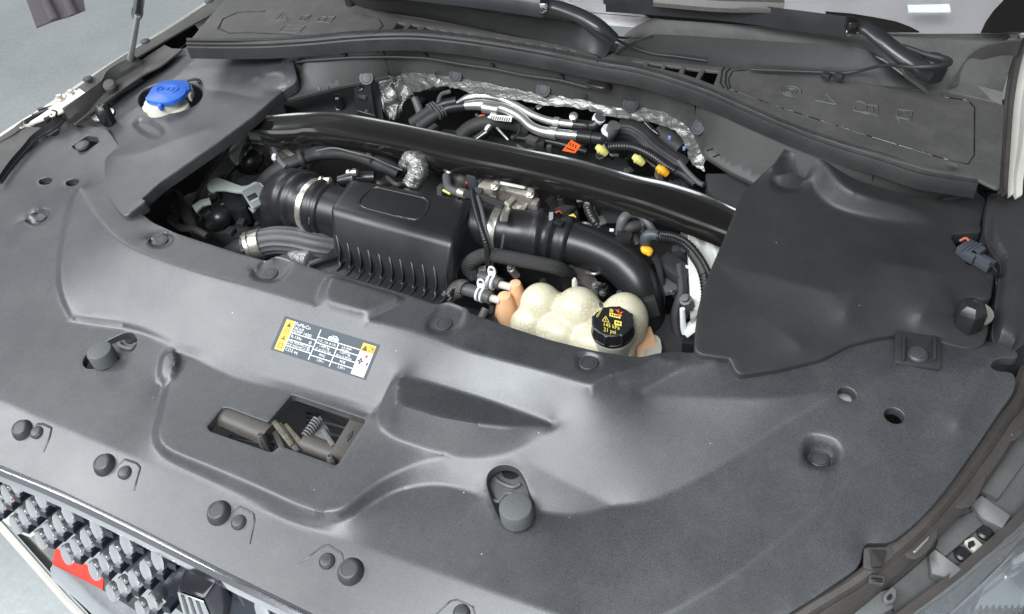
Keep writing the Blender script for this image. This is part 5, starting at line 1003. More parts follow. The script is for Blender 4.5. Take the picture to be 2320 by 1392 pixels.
latch([(548, 434), (584, 414), (598, 428), (603, 444), (598, 458), (574, 472)], .9165, M_['sage2']); latch([(558, 446), (578, 436), (586, 448), (568, 458)], .9172, M_['matte'], 'latch_window', .002); latch([(566, 456), (586, 446), (587, 450), (569, 460)], .918, M_['sage'], 'latch_lip', .002)
latch([(435, 466), (452, 454), (474, 448), (478, 460), (460, 464), (444, 480)], .905, M_['sage'])
latch([(562, 470), (580, 474), (572, 480)], .90, M_['sage'])
tube('support_rod', [(434, 456, .90), (480, 388, .91), (530, 318, .92)], 3.2, M_['brown'], lm, 8)
for i in range(10): lathe('small_bolt', Z(448 + 17 * i + random.uniform(-8, 8), 500 - 12 * i + random.uniform(-30, 30), .87 + random.uniform(0, .02)), (0, 0, 1), [(.004, -.01), (.004, 0), (.002, .003)], M_['black'], lm, 8)
wh = thing('taped_wiring_loom', Z(740, 350, .9), 'dark taped wiring loom running behind the left intake elbow', 'wiring loom')
tube('loom', [(590, 420, .90), (612, 398, .92), (640, 378, .935), (680, 362, .94), (720, 348, .94), (770, 344, .94), (820, 352, .94), (870, 372, .93), (905, 392, .92)], [18, 20, 19, 18, 20, 22, 22, 24, 16], M_['matte'], wh, 16, 8, flat=.75)
tube('loom_ridge', [(716, 343, .958), (756, 336, .96), (800, 346, .96), (840, 356, .958), (880, 374, .95), (912, 386, .945)], 2.4, M_['greyrub'], wh, 6)
for t in ((683, 362), (838, 357)): band('cable_tie', [(t[0] - 5, t[1] + 2, .94), (t[0] + 5, t[1] - 1, .94)], 0, 1, 22, wh, M_['rubber'])
tube('thin_loom', [(588, 306, .94), (612, 314, .945), (622, 340, .945), (634, 364, .945), (650, 380, .94)], [7, 7, 6, 6, 8], M_['greyrub'], wh, 10); tube('loom_clip', [(622, 352, .95), (620, 360, .95)], 5, M_['paper'], wh, 6)
tube('loom_branch', [(345, 450, .90), (395, 440, .88), (415, 470, .88), (430, 500, .885), (444, 530, .88)], [9, 9, 12, 13, 10], M_['matte'], wh, 12); tube('loom_branch', [(390, 500, .87), (410, 516, .88), (440, 520, .885), (470, 535, .88)], 8, M_['brown'], wh, 10)
for q in ((405, 470), (392, 492)): box('loom_bracket', q[0], q[1], .885, (.02, .015, .006), M_['brown'], wh, (10, 10, 30))
st = thing('left_strut_tower', Z(680, 330, .9), 'dusty cream strut tower top with round pressing under the brace', 'strut tower')
prism('tower_plate', [(600, 318), (625, 300), (700, 300), (708, 318), (690, 345), (650, 372), (612, 350)], .90, .86, M_['cast'], st, .003, .006); 
for r in (.022, .016, .010): lathe('pressed_ring', Z(664, 318, .9005), (0, 0, 1), [(r, 0), (r * .96, .002), (r * .9, 0)], M_['cast'], st, 28)
box('tower_bracket', 690, 333, .915, (.022, .018, .004), M_['sage2'], st, (0, 10, 20)); box('white_strip', 616, 331, .912, (.03, .008, .004), M_['inner'], st, (0, 0, -22)); box('white_strip', 655, 346, .912, (.034, .009, .004), M_['inner'], st, (0, 0, -22))
lh = thing('lower_radiator_hose', Z(640, 560, .85), 'fat grey ribbed rubber hose with steel band near the cover edge', 'hose')
def fluted(name, pts, rpx, mat, parent, lobes=16, amp=.05, sub=8):
    path = catmull([Z(*p) for p in pts], sub); n = lobes * 3; V, F, UV = tube_geo(path, [rpx * px2m(p) for p in path], n)
    for i, v in enumerate(V):
        k = i % n; c = path[i // n]; V[i] = c + (v - c) * (1 + (amp if k % 3 == 0 else -amp * .4))
    return mk(name, V, F, mat, parent, 60, UV)
fluted('hose', [(560, 558, .875), (590, 552, .88), (630, 545, .885), (675, 548, .885), (720, 558, .88), (780, 566, .865)], 30, M_['greyrub'], lh)
band('clamp_band', [(578, 556, .878), (598, 551, .881)], 0, 1, 34, lh); band('clamp_band', [(562, 560, .876), (571, 557, .877)], 0, 1, 33, lh, M_['lime'] if False else M_['steel'])
tube('hose_stub', [(520, 580, .86), (545, 568, .87), (566, 560, .875)], [22, 26, 28], M_['matte'], lh, 20); lathe('foil_stub', Z(700, 590, .87), (1, -.2, .2), [(.02, -.03), (.021, -.02), (.019, -.01), (.021, 0), (.019, .01), (.015, .012)], M_['foil'], lh, 18)
lathe('hose_cover', Z(650, 592, .872), (0, 0, 1), [(.02, -.02), (.02, 0), (.008, .006)], M_['greyrub'], lh, 18)
# ---------------------------------------------------------------- behind the brace
fs = thing('foil_heat_shield', Z(1250, 230, .97), 'crinkled silver foil heat shield under the cowl panel edge', 'heat shield')
up = [(905, 164, .983), (935, 160, .983), (990, 166, .983), (1071, 180, .983), (1200, 207, .983), (1306, 223, .983), (1390, 240, .983), (1450, 241, .983), (1505, 250, .983), (1549, 275, .982), (1580, 310, .981), (1594, 344, .98), (1602, 352, .978)]
lo2 = [(930, 214, .975), (968, 202, .975), (1010, 196, .975), (1071, 210, .975), (1206, 232, .975), (1300, 243, .975), (1390, 263, .975), (1440, 272, .975), (1493, 281, .975), (1530, 298, .975), (1556, 334, .972), (1562, 366, .97), (1594, 390, .965)]
def crumple(o, amp, sc):
    from mathutils import noise
    l = wloc(o)
    for v in o.data.vertices:
        p = v.co + l; q = p * sc; v.co += Vector((noise.noise(q), noise.noise(q + Vector((9, 3, 1))), noise.noise(q * 1.7 + Vector((2, 8, 5))))) * amp
pr = [(k / 8, .0) for k in range(9)]
crumple(ribbon('foil_strip', up, lo2, pr, M_['foil'], fs, conv=ZZ, sub=9, back=.001), .004, 90)
crumple(ribbon('foil_flap', [(856, 180, .98), (890, 172, .98), (932, 163, .98), (970, 170, .98), (1004, 186, .978)], [(868, 262, .92), (892, 272, .915), (908, 254, .92), (934, 212, .95), (1000, 198, .965)], pr, M_['foil'], fs, conv=ZZ, sub=10, back=.001), .012, 70)
ap = thing('aluminium_coolant_pipes', Z(1180, 260, .95), 'pair of bright aluminium pipes with black elbow fittings behind the brace', 'pipes')
tube('front_pipe', [(1054, 240, .96), (1080, 238, .962), (1110, 240, .962), (1150, 250, .96), (1180, 266, .958), (1205, 288, .955), (1235, 300, .953), (1270, 304, .952), (1315, 309, .95)], [10, 12, 12, 12, 11, 11, 12, 11, 11], M_['alu'], ap, 18)
tube('rear_pipe', [(1034, 234, .965), (1060, 221, .968), (1090, 217, .97), (1130, 222, .968), (1170, 240, .965), (1210, 262, .963), (1250, 276, .96), (1306, 283, .958)], [4, 7, 8, 8, 8, 8, 9, 9], M_['alu'], ap, 16)
for a, b, r in (((1245, 301, .9525), (1262, 304, .9525), 14), ((1256, 277, .96), (1268, 279, .96), 12), ((1096, 244, .962), (1130, 250, .962), 13)): tube('pipe_collar', [a, b], r, M_['alu'], ap, 16, 2)
tube('black_fitting', [(1310, 309, .951), (1342, 313, .952)], 15, M_['black'], ap, 18, 2); tube('black_fitting', [(1344, 313, .952), (1368, 316, .954), (1380, 312, .962)], [14, 14, 13], M_['black'], ap, 18)
tube('black_fitting', [(1300, 282, .958), (1330, 286, .958), (1344, 286, .962), (1354, 278, .968)], [12, 12, 13, 10], M_['black'], ap, 16); tube('fitting_ring', [(1332, 288, .958), (1336, 289, .958)], 14, M_['gloss'], ap, 16, 2)
tube('elbow_hose', [(1376, 310, .958), (1386, 298, .972), (1392, 284, .985)], 14, M_['greyrub'], ap, 16); tube('white_ring', [(1377, 300, .968), (1381, 293, .974)], 16, M_['paper'], ap, 16, 2)
tube('elbow_hose', [(1352, 278, .962), (1360, 264, .975)], 12, M_['greyrub'], ap, 16, 3); tube('white_ring', [(1355, 272, .968), (1358, 267, .973)], 14, M_['paper'], ap, 16, 2)
for a, b in (((1054, 241, .96), (1018, 246, .955)), ((1036, 230, .965), (1012, 236, .96))): tube('black_fitting', [a, b, (b[0] - 24, b[1] + 10, .95)], 11, M_['black'], ap, 16)
for dx, dy in ((0, 0), (-16, -8)):
    tube('rubber_hose', [(1006 + dx, 250 + dy, .952), (980 + dx, 266 + dy, .945), (950 + dx, 288 + dy, .93)], [12, 12, 13], M_['matte'], ap, 16)
    for k in range(3): tube('hose_spring_ring', [(1004 + dx - 6 * k, 251 + dy + 3 * k, .952), (1001 + dx - 6 * k, 253 + dy + 3 * k, .9515)], 15, M_['greyrub'], ap, 18, 2)
tube('bracket_arm', [(1215, 245, .955), (1240, 232, .96), (1262, 226, .962)], 7, M_['alu'], ap, 8, flat=.4); lathe('pipe_nut', Z(1300, 268, .972), (.2, -.5, 1), [(.007, 0), (.007, .008), (.003, .01)], M_['steel'], ap, 8)
tg = thing('orange_tag', Z(1296, 330, .96), 'small orange warning tag with dark print below the black pipe fitting', 'tag')
prism('tag_sheet', [(1274, 341), (1294, 317), (1316, 330), (1303, 347)], .965, .9642, M_['orange'], tg, 0)
for k in range(3): prism('tag_print', [(1292 + 6 * k, 323 + 3 * k), (1294 + 6 * k, 323 + 3 * k), (1292 + 6 * k, 330 + 3 * k), (1290 + 6 * k, 330 + 3 * k)], .9656, .9652, M_['ink'], tg, 0)
prism('tag_print', [(1284, 334), (1302, 341), (1300, 343), (1282, 336)], .9656, .9652, M_['ink'], tg, 0)
ls = thing('barcode_label', Z(1132, 270, .955), 'small white barcode label beneath the front aluminium pipe', 'label')
prism('label_sheet', [(1104, 266), (1112, 259), (1161, 264), (1158, 276), (1120, 272)], .957, .9564, M_['paper'], ls, 0)
for k in range(9): prism('bar', [(1114 + 5 * k, 263 + .6 * k), (1116 + 5 * k, 263 + .6 * k), (1113 + 5 * k, 270 + .6 * k), (1111 + 5 * k, 270 + .6 * k)], .9576, .9572, M_['ink'], ls, 0)
bh = thing('pleated_black_hose', Z(1480, 320, .93), 'thick pleated black hose curving behind the brace on the right', 'hose')
fluted('hose', [(1405, 296, .95), (1435, 300, .95), (1462, 318, .945), (1490, 345, .94), (1530, 372, .935), (1550, 384, .93)], 26, M_['rubber'], bh, 16, .04)
cl = thing('corrugated_loom', Z(1440, 340, .95), 'thin corrugated black loom below the pleated hose', 'wiring loom')
tube('loom', [(1378, 334, .96), (1410, 332, .962), (1440, 336, .962), (1475, 352, .96), (1506, 374, .955), (1530, 388, .95)], 10, M_['black'], cl, 14, 8, ribs=(.0042, .12))
for q, m_, lb in (((1445, 362), 'lime', 'pale yellow wiring plug behind the brace'), ((1362, 340), 'lime', 'dusty yellow plug beside the orange tag'), ((1499, 386), 'yellow', 'bright yellow plug at the right end behind the brace')):
    t = thing('yellow_plug', Z(q[0], q[1], .955), lb, 'plug'); tube('plug_body', [(q[0] - 10, q[1] - 8, .962), (q[0] + 2, q[1] + 1, .958), (q[0] + 12, q[1] + 9, .952)], [7, 10, 8], M_[m_], t, 10); tube('plug_ring', [(q[0] - 3, q[1] - 3, .96), (q[0] + 1, q[1] + 1, .958)], 11, M_[m_], t, 10, 2)
    tube('plug_wire', [(q[0] + 12, q[1] + 9, .952), (q[0] + 26, q[1] + 20, .93)], 4, M_['rubber'], t, 8, 2)
rc2 = thing('crossing_cables', Z(1560, 400, .93), 'grey cables and clip in the rear right corner of the bay', 'cables')
tube('cable', [(1538, 366, .96), (1556, 388, .955), (1580, 412, .95), (1594, 420, .95)], 6, M_['greyrub'], rc2, 10); tube('cable', [(1520, 386, .95), (1548, 396, .945), (1576, 418, .94)], 9, M_['rubber'], rc2, 12)
tube('cable', [(1462, 278, .97), (1480, 296, .965), (1496, 306, .96), (1500, 292, .965)], 5, M_['gloss'], rc2, 10); tube('cable', [(1495, 300, .955), (1520, 318, .955), (1545, 340, .95)], 18, M_['matte'], rc2, 14)
for q in ((1517, 309), (1550, 333)): box('blue_clip', q[0], q[1], .975, (.004, .003, .006), plastic('pale_blue_mark', (.2, .3, .7), .4, 300, .02, .02), rc2, (0, 0, 20), .0005)
rh = thing('rear_engine_hoses', Z(1150, 300, .9), 'dark hoses and small fittings in the gap behind the brace', 'hoses')
tube('hose', [(1040, 312, .92), (1070, 288, .93), (1110, 278, .935), (1160, 280, .93), (1200, 296, .92)], 17, M_['matte'], rh, 14); tube('hose', [(1080, 318, .93), (1104, 300, .94), (1112, 288, .945)], 11, M_['gloss'], rh, 14); tube('white_cap', [(1103, 288, .955), (1108, 292, .953)], 9, M_['paper'], rh, 12, 2)
tube('steel_rod', [(1126, 290, .95), (1152, 318, .945)], 3, M_['alu'], rh, 6, 2); tube('thin_cable', [(1180, 282, .95), (1176, 300, .945), (1160, 318, .94)], 3, M_['rubber'], rh, 6); tube('hose', [(1160, 312, .93), (1250, 322, .935), (1330, 345, .93)], 8, M_['black'], rh, 10)
tube('hose', [(1368, 330, .95), (1380, 350, .945), (1400, 352, .94)], 4, M_['alu'], rh, 8); tube('hose', [(940, 222, .955), (950, 250, .94), (955, 280, .92)], 9, M_['greyrub'], rh, 12); tube('hose', [(992, 236, .96), (1000, 215, .965), (1020, 208, .965)], 5, M_['greyrub'], rh, 10)
box('connector', 1092, 262, .945, (.010, .008, .008), M_['orange'], rh, (0, 0, 20)); box('fitting', 1222, 320, .94, (.018, .014, .014), M_['matte'], rh, (0, 0, 10)); box('fitting', 1206, 312, .945, (.022, .012, .012), M_['brown'], rh, (0, 0, -14)); box('fitting', 1244, 330, .95, (.008, .006, .02), M_['brown'], rh, (10, 0, 10)); box('fitting', 1196, 250, .95, (.02, .02, .02), M_['matte'], rh, (0, 0, 10))
sdp = thing('side_gusset', Z(1660, 430, .96), 'matte dark grey gusset panel between the brace end and the cowl', 'gusset')
prism('gusset_plate', [(1598, 392), (1655, 392), (1760, 440), (1700, 500), (1640, 470), (1604, 430)], .955, .93, M_['wall'], sdp, .003)
fwb = thing('firewall_bracket', Z(780, 230, .93), 'black firewall brackets with bolts behind the left end of the brace', 'bracket')
prism('bracket_plate', [(640, 236), (760, 205), (860, 185), (868, 268), (700, 258)], .93, .90, M_['matte'], fwb, .002)
prism('bracket_step', [(800, 200), (840, 190), (850, 262), (806, 250)], .945, .92, M_['black'], fwb, .002); lathe('bolt_head', Z(818, 200, .952), (-.1, -.5, 1), [(.0075, 0), (.0075, .003), (.004, .006), (.001, .0065)], M_['steel'], fwb, 10); box('bracket_nub', 820, 216, .95, (.018, .008, .006), M_['greyrub'], fwb, (0, 0, -8))
lathe('post_cap', Z(765, 220, .955), (0, 0, 1), [(.0085, -.02), (.0085, 0), (.006, .003), (.001, .004)], M_['black'], fwb, 8); lathe('post', Z(767, 240, .935), (0, 0, 1), [(.006, -.03), (.006, 0)], M_['paper'], fwb, 12); lathe('post_cap', Z(833, 250, .945), (0, 0, 1), [(.007, -.02), (.007, 0), (.003, .003)], M_['black'], fwb, 8)
# ---------------------------------------------------------------- throttle body and neighbours
tb = thing('throttle_body', Z(1165, 430, .9), 'dirty cast aluminium throttle body with flange bolts under the brace', 'throttle body')
prism('flange', [(1126, 390, .945), (1145, 394, .945), (1210, 408, .945), (1216, 412, .945), (1206, 448, .925), (1118, 428, .925)], .94, .90, M_['cast'], tb, .003, .004)
for q in ((1130, 394), (1206, 412)): tube('bolt_boss', [(q[0], q[1], .95), (q[0] - 4, q[1] + 32, .945)], 9, M_['cast'], tb, 14, 2)
for q in ((1121, 424), (1202, 442)): lathe('flange_bolt', Z(q[0], q[1], .950), (0, -.6, 1), [(.0062, 0), (.0062, .002), (.0042, .003), (.004, .007), (.001, .0075)], M_['steel'], tb, 10)
lathe('throttle_ring', Z(1165, 424, .915), (-.1, -.75, .8), [(.030, -.01), (.032, 0), (.032, .008), (.028, .010), (.024, .008), (.022, -.01)], M_['cast'], tb, 32)
lathe('throttle_ring', Z(1160, 446, .905), (-.1, -.75, .8), [(.034, 0), (.036, .002), (.036, .010), (.033, .012), (.026, .006)], M_['cast'], tb, 32)
box('white_plate', 1165, 409, .955, (.042, .012, .010), M_['inner'], tb, (-30, 0, 2), .003); box('motor_housing', 1105, 412, .94, (.026, .03, .03), M_['cast'], tb, (0, 0, 5), .004); box('bracket', 1112, 452, .945, (.012, .02, .012), M_['cast'], tb, (0, 0, 10), .002); box('bracket', 1213, 455, .94, (.010, .016, .014), M_['cast'], tb, (0, 0, 5), .002)
sc = thing('sensor_connector', Z(1075, 410, .93), 'black sensor connector with tiny red and yellow marks beside the throttle body', 'connector')
box('connector_body', 1070, 392, .955, (.016, .014, .035), M_['slate'], sc, (0, 0, 0), .002); box('connector_body', 1085, 400, .945, (.014, .02, .03), M_['slate'], sc, (10, 0, 0), .002); box('light_tab', 1083, 430, .95, (.014, .012, .008), M_['slate'], sc, (0, 0, 5)); box('yellow_mark', 1072, 378, .962, (.006, .005, .004), M_['lime'], sc, (0, 0, 20))
box('red_mark', 1062, 388, .962, (.003, .003, .003), M_['red'], sc, (0, 0, 0), .0005); box('red_mark', 1057, 413, .955, (.003, .003, .003), M_['red'], sc, (0, 0, 0), .0005); tube('grey_strap', [(1084, 396, .958), (1092, 392, .96), (1104, 400, .955)], 3, M_['greyrub'], sc, 8)
blob('cover_bulge', [((1045, 405, .92), (.022, .02, .02)), ((1035, 425, .915), (.016, .016, .016))], M_['brown'], sc, .003, 4)
vp = thing('small_vent_pipe', Z(1250, 425, .93), 'small black pipe fitting to the right of the throttle body', 'pipe fitting')
tube('pipe', [(1214, 421, .94), (1232, 422, .94)], 3, M_['greyrub'], vp, 8, 2); tube('pipe', [(1232, 420, .94), (1262, 426, .94)], 8, M_['black'], vp, 12, 2); lathe('round_end', Z(1270, 428, .94), (.2, -.8, .8), [(.009, -.004), (.009, .004), (.005, .005), (.005, 0)], M_['black'], vp, 20)
fh = thing('foil_sleeve_hose', Z(935, 390, .93), 'foil wrapped hose rising behind the air box', 'hose')
crumple(tube('foil_sleeve', [(922, 372, .95), (930, 362, .96), (944, 366, .962), (948, 385, .955), (940, 405, .945), (932, 424, .935)], [15, 20, 23, 22, 21, 20], M_['foil'], fh, 24, 10, ribs=(.004, .05)), .003, 120)
lathe('fitting', Z(916, 372, .95), (-1, -.3, .3), [(.010, 0), (.010, .004), (.007, .005), (.007, .008)], M_['greyrub'], fh, 16)
s2 = thing('rear_intake_clamp', Z(800, 395, .94), 'steel hose clamp on a rubber hose behind the air box', 'hose clamp')
tube('hose', [(770, 412, .93), (800, 404, .935), (850, 402, .935)], 14, M_['black'], s2, 16); tube('band', [(800, 398, .945), (806, 399, .945)], 16, M_['steel'], s2, 18, 2); screw_box(792, 392, .957, .2, s2, 1.0)
oc_ = thing('oil_filler_cap', Z(1280, 486, .93), 'black oil filler cap with worn orange print', 'oil cap')
lathe('cap', Z(1280, 488, .925), (0, 0, 1), [(.021, -.02), (.021, 0), (.019, .004), (.001, .005)], M_['matte'], oc_, 24); box('cap_grip', 1282, 482, .936, (.040, .007, .008), M_['black'], oc_, (0, 0, 70), .002)
for q, m_ in (((1266, 483), 'orange'), ((1297, 490), 'yink')): box('cap_print', q[0], q[1], .932, (.008, .010, .0015), M_[m_], oc_, (0, 0, 50), .0006)
l2 = thing('corrugated_wiring_loom', Z(1340, 470, .93), 'corrugated black wiring loom dropping behind the right duct', 'wiring loom')
tube('loom', [(1330, 432, .955), (1342, 444, .955), (1334, 460, .95), (1330, 470, .95)], 8, M_['greyrub'], l2, 12, 8, ribs=(.004, .12)); tube('loom', [(1330, 460, .95), (1336, 482, .945), (1346, 500, .94), (1358, 516, .93)], 9.5, M_['black'], l2, 12, 8, ribs=(.0045, .14)); tube('loom_tie', [(1328, 457, .955), (1338, 459, .955)], 6, M_['alu'], l2, 8, 2); box('loom_clip', 1314, 452, .955, (.010, .006, .004), M_['steel'], l2, (0, 0, 15)); box('clip_base', 1362, 498, .94, (.018, .012, .004), M_['greyrub'], l2, (0, 0, -45))
l3 = thing('taped_branch_loom', Z(1430, 500, .93), 'grey taped wiring branches under the right part of the brace', 'wiring loom')
tube('branch', [(1402, 532, .93), (1410, 500, .95), (1428, 484, .955), (1450, 488, .955), (1470, 508, .95), (1482, 526, .94)], [9, 12, 11, 9, 8, 8], M_['greyrub'], l3, 12); tube('branch', [(1412, 520, .935), (1430, 515, .94), (1450, 510, .94)], [10, 14, 12], M_['matte'], l3, 12); box('branch_connector', 1436, 466, .955, (.022, .018, .02), M_['slate'], l3, (0, 0, -10)); box('branch_connector', 1415, 530, .94, (.022, .018, .02), M_['black'], l3, (0, 0, 10)); box('white_mark', 1386, 520, .945, (.006, .004, .003), M_['paper'], l3, (0, 0, 10), .0005); tube('pipe', [(1432, 530, .92), (1444, 556, .91)], 11, M_['brown'], l3, 12, 2)
ds = thing('dipstick', Z(1466, 480, .95), 'dull yellow dipstick handle under the brace', 'dipstick'); box('handle', 1468, 468, .958, (.010, .004, .05), M_['yellow'], ds, (14, 0, 12), .001); tube('stick', [(1464, 500, .93), (1458, 530, .88)], 3, M_['alu'], ds, 8, 2)
l4 = thing('ribbed_connector_loom', Z(1540, 560, .93), 'thick ribbed black loom with slate elbow connector over a yellow clip', 'wiring loom')
tube('elbow', [(1464, 560, .925), (1464, 540, .945), (1474, 532, .952), (1492, 534, .952)], [13, 14, 13, 12], M_['slate'], l4, 16); tube('loom', [(1488, 535, .952), (1520, 538, .952), (1552, 552, .948), (1576, 580, .94), (1594, 616, .93), (1602, 660, .915), (1600, 690, .90)], [12, 11, 11, 12, 12, 13, 13], M_['black'], l4, 16, 8, ribs=(.0046, .12)); tube('thin_loom', [(1496, 530, .958), (1530, 536, .958), (1560, 552, .955), (1590, 588, .945), (1612, 630, .935)], 6, M_['black'], l4, 10, 8, ribs=(.003, .2))
tube('sleeve', [(1570, 572, .942), (1588, 600, .936), (1597, 622, .93)], 14, M_['rubber'], l4, 14); blob('yellow_clip', [((1466, 568, .93), (.009, .007, .006)), ((1460, 564, .932), (.006, .004, .004)), ((1472, 574, .928), (.004, .006, .004))], M_['yellow'], l4, .0015, 2); tube('lower_cable', [(1482, 580, .92), (1494, 610, .90), (1500, 660, .87), (1498, 720, .84)], 8, M_['matte'], l4, 12)
wp = thing('inner_wing_panel', Z(1600, 580, .9), 'off white ribbed inner wing panel seen beside the battery cover', 'wing panel')
wpn = panel('wing_sheet', [(1560, 508, .93), (1600, 515, .93), (1680, 530, .93), (1660, 640, .90), (1620, 700, .87), (1568, 700, .87), (1562, 610, .90)], M_['inner'], wp, [([(1572, 505, .945), (1580, 560, .935), (1588, 620, .91)], .01), ([(1590, 505, .938), (1600, 560, .925), (1610, 620, .90)], .01), ([(1604, 505, .945), (1618, 560, .935), (1628, 620, .91)], .01), ([(1570, 540, .925), (1600, 548, .925), (1650, 552, .925)], .01)], base=ZZ, grid=.006, thick=.03, smooth=3)
wb_ = thing('white_pipe_bracket', Z(1560, 740, .86), 'white plastic pipe bracket with barcode by the battery cover', 'bracket')
tube('post', [(1546, 700, .90), (1548, 740, .87), (1552, 755, .86)], [6, 7, 8], M_['paper'], wb_, 12); tube('bracket_body', [(1552, 754, .86), (1574, 736, .872), (1596, 716, .885)], [16, 17, 16], M_['inner'], wb_, 8, 4, flat=.5)
for k in range(7): box('barcode_bar', 1566 + 3 * k, 728 - 2 * k, .884, (.0008, .008, .0006), M_['ink'], wb_, (0, 0, 20), 0)
rb3 = thing('right_bay_clutter', Z(1520, 700, .84), 'dark hoses, round housing and brackets between duct and battery cover', 'engine parts')
lathe('round_housing', Z(1500, 790, .82), (.2, -.3, 1), [(.055, -.04), (.055, 0), (.050, .008), (.02, .012), (.001, .012)], M_['matte'], rb3, 36); box('black_bracket', 1530, 600, .90, (.05, .03, .02), M_['matte'], rb3, (0, 10, -20), .004); box('pointed_bracket', 1522, 640, .88, (.03, .03, .01), M_['greyrub'], rb3, (0, 0, 40), .002); tube('hose', [(1540, 600, .90), (1545, 660, .88), (1530, 720, .85), (1540, 780, .82)], 12, M_['matte'], rb3, 14); tube('hose', [(1556, 620, .88), (1560, 680, .86), (1552, 720, .84)], 9, M_['rubber'], rb3, 12); box('switch_box', 1572, 768, .85, (.03, .02, .02), M_['black'], rb3, (0, 0, 10)); box('white_tab', 1556, 603, .90, (.006, .004, .008), M_['paper'], rb3, (0, 0, 0), .0006); tube('red_tank_edge', [(1462, 800, .84), (1480, 806, .83)], 5, M_['red'], rb3, 8, 2)
bb = thing('brake_lines', Z(1330, 640, .87), 'brown bracket and dark pipes under the right duct beside the tank', 'engine parts')
prism('bracket', [(1298, 602), (1340, 610), (1362, 650), (1340, 660), (1306, 628)], .885, .87, M_['brown'], bb, .002); tube('pipe', [(1310, 640, .88), (1350, 655, .87), (1370, 690, .85)], 10, M_['matte'], bb, 12); tube('pipe', [(1120, 610, .90), (1110, 640, .89), (1116, 700, .86), (1100, 740, .84)], 9, M_['rubber'], bb, 12); box('small_connector', 1092, 608, .905, (.012, .012, .008), M_['cast'], bb, (0, 0, 30)); prism('bracket', [(1050, 690), (1120, 712), (1130, 740), (1080, 750), (1040, 712)], .87, .85, M_['black'], bb, .003); tube('pipe', [(1100, 700, .88), (1086, 730, .87)], 9, M_['greyrub'], bb, 12, 2)
# engine mass below everything: castings, brackets, hoses that read as dark clutter
em2 = thing('engine_block', Z(1150, 420, .75), 'dark engine block and castings filling the depth of the bay', 'engine')
prism('valve_cover', [(880, 380), (1300, 440), (1330, 560), (1290, 600), (820, 470)], .87, .80, M_['matte'], em2, .01, .02); prism('valve_cover', [(1330, 470), (1540, 500), (1530, 620), (1380, 560)], .86, .78, M_['matte'], em2, .01, .02); prism('cam_cover', [(1000, 290), (1420, 360), (1440, 420), (980, 330)], .88, .80, M_['matte'], em2, .008, .015); lathe('pulley_cover', Z(1390, 450, .90), (0, -.5, 1), [(.04, -.02), (.042, 0), (.03, .006), (.001, .008)], M_['matte'], em2, 30)
rnd = random.Random(5)
for i in range(300):
    x, y = rnd.uniform(860, 1570), rnd.uniform(215, 700)
    if i > 200: x, y = rnd.uniform(400, 700), rnd.uniform(330, 600)
    if i > 200 and (y > 470 + (x - 330) * .28 or y < 610 - x * .42): continue
    if i <= 200 and (y > 235 + (x - 860) * .42 + 250 or y < 210 + max(0, x - 1000) * .2): continue
    zz = rnd.uniform(.865, .915) if i <= 200 else rnd.uniform(.80, .86); mt = M_[rnd.choice(['matte', 'black', 'greyrub', 'matte', 'greyrub', 'cast', 'brown', 'slate', 'bright', 'alu'])]; s = rnd.uniform(.5, 1.3)
    if i % 3 == 0: box('casting_lug', x, y, zz, (.018 * s, .014 * s, .03), mt, em2, (rnd.uniform(-20, 20), rnd.uniform(-20, 20), rnd.uniform(0, 90)), .0015)
    elif i % 3 == 1: lathe('bolt_head', Z(x, y, zz), (rnd.uniform(-.3, .3), rnd.uniform(-.6, 0), 1), [(.007 * s, -.02), (.007 * s, 0), (.0045 * s, .001), (.0045 * s, .006), (.001, .0065)], mt, em2, 8)
    else: tube('small_hose', [(x - 20, y - 4, zz - .01), (x, y + rnd.uniform(-14, 14), zz), (x + 24, y + rnd.uniform(-10, 20), zz - .012)], rnd.uniform(3, 7), mt, em2, 9, 5)
# ---------------------------------------------------------------- washer filler
wf = thing('washer_filler', Z(380, 235, .97), 'milky washer filler neck with bright blue flip cap', 'washer cap')
W0 = Z(384, 262, .965)
lathe('filler_neck', W0, (-.10, -.05, 1), [(.030, -.02), (.032, .010), (.030, .030), (.029, .034)], M_['milky'], wf, 32)
capz = 1.008
capo = [(327, 225), (334, 216), (345, 198), (356, 189), (375, 183), (400, 181), (417, 186), (423, 196), (421, 210), (410, 220), (392, 229), (370, 233), (352, 232), (340, 229)]
prism('flip_cap', capo, capz, capz - .008, M_['blue'], wf, .0022, .006); prism('cap_tab', [(354, 228), (368, 228), (366, 240), (360, 242), (355, 238)], capz - .002, capz - .012, M_['blue'], wf, .001)
prism('cap_hinge', [(398, 184), (414, 180), (428, 186), (430, 200), (422, 206), (408, 192)], capz - .001, capz - .010, M_['blue'], wf, .0015); prism('hinge_loop', [(424, 196), (432, 190), (436, 200), (430, 218), (422, 214)], capz - .008, capz - .02, M_['milky'], wf, .001)
for k, (a, b) in enumerate(((24, 9), (14, 5))): tube('cap_emboss', [(380 + a * math.cos(t), 203 + b * math.sin(t) - 2 * math.cos(t), capz + .0002) for t in [i * math.pi / 10 for i in range(21)]], 1.3, M_['blue'], wf, 6, 1)
tube('cap_emboss', [(366, 200, capz), (376, 206, capz), (386, 198, capz), (396, 196, capz)], 1.2, M_['blue'], wf, 6)
tube('neck_handle', [(424, 184, 1.0), (440, 180, .998), (452, 183, .992), (446, 188, .99)], 3, M_['greyrub'], wf, 8)
prism('neck_shoulder', [(318, 244), (345, 258), (372, 262), (415, 250), (430, 236), (420, 222), (340, 226)], .985, .95, M_['milky'], wf, .004, .008)
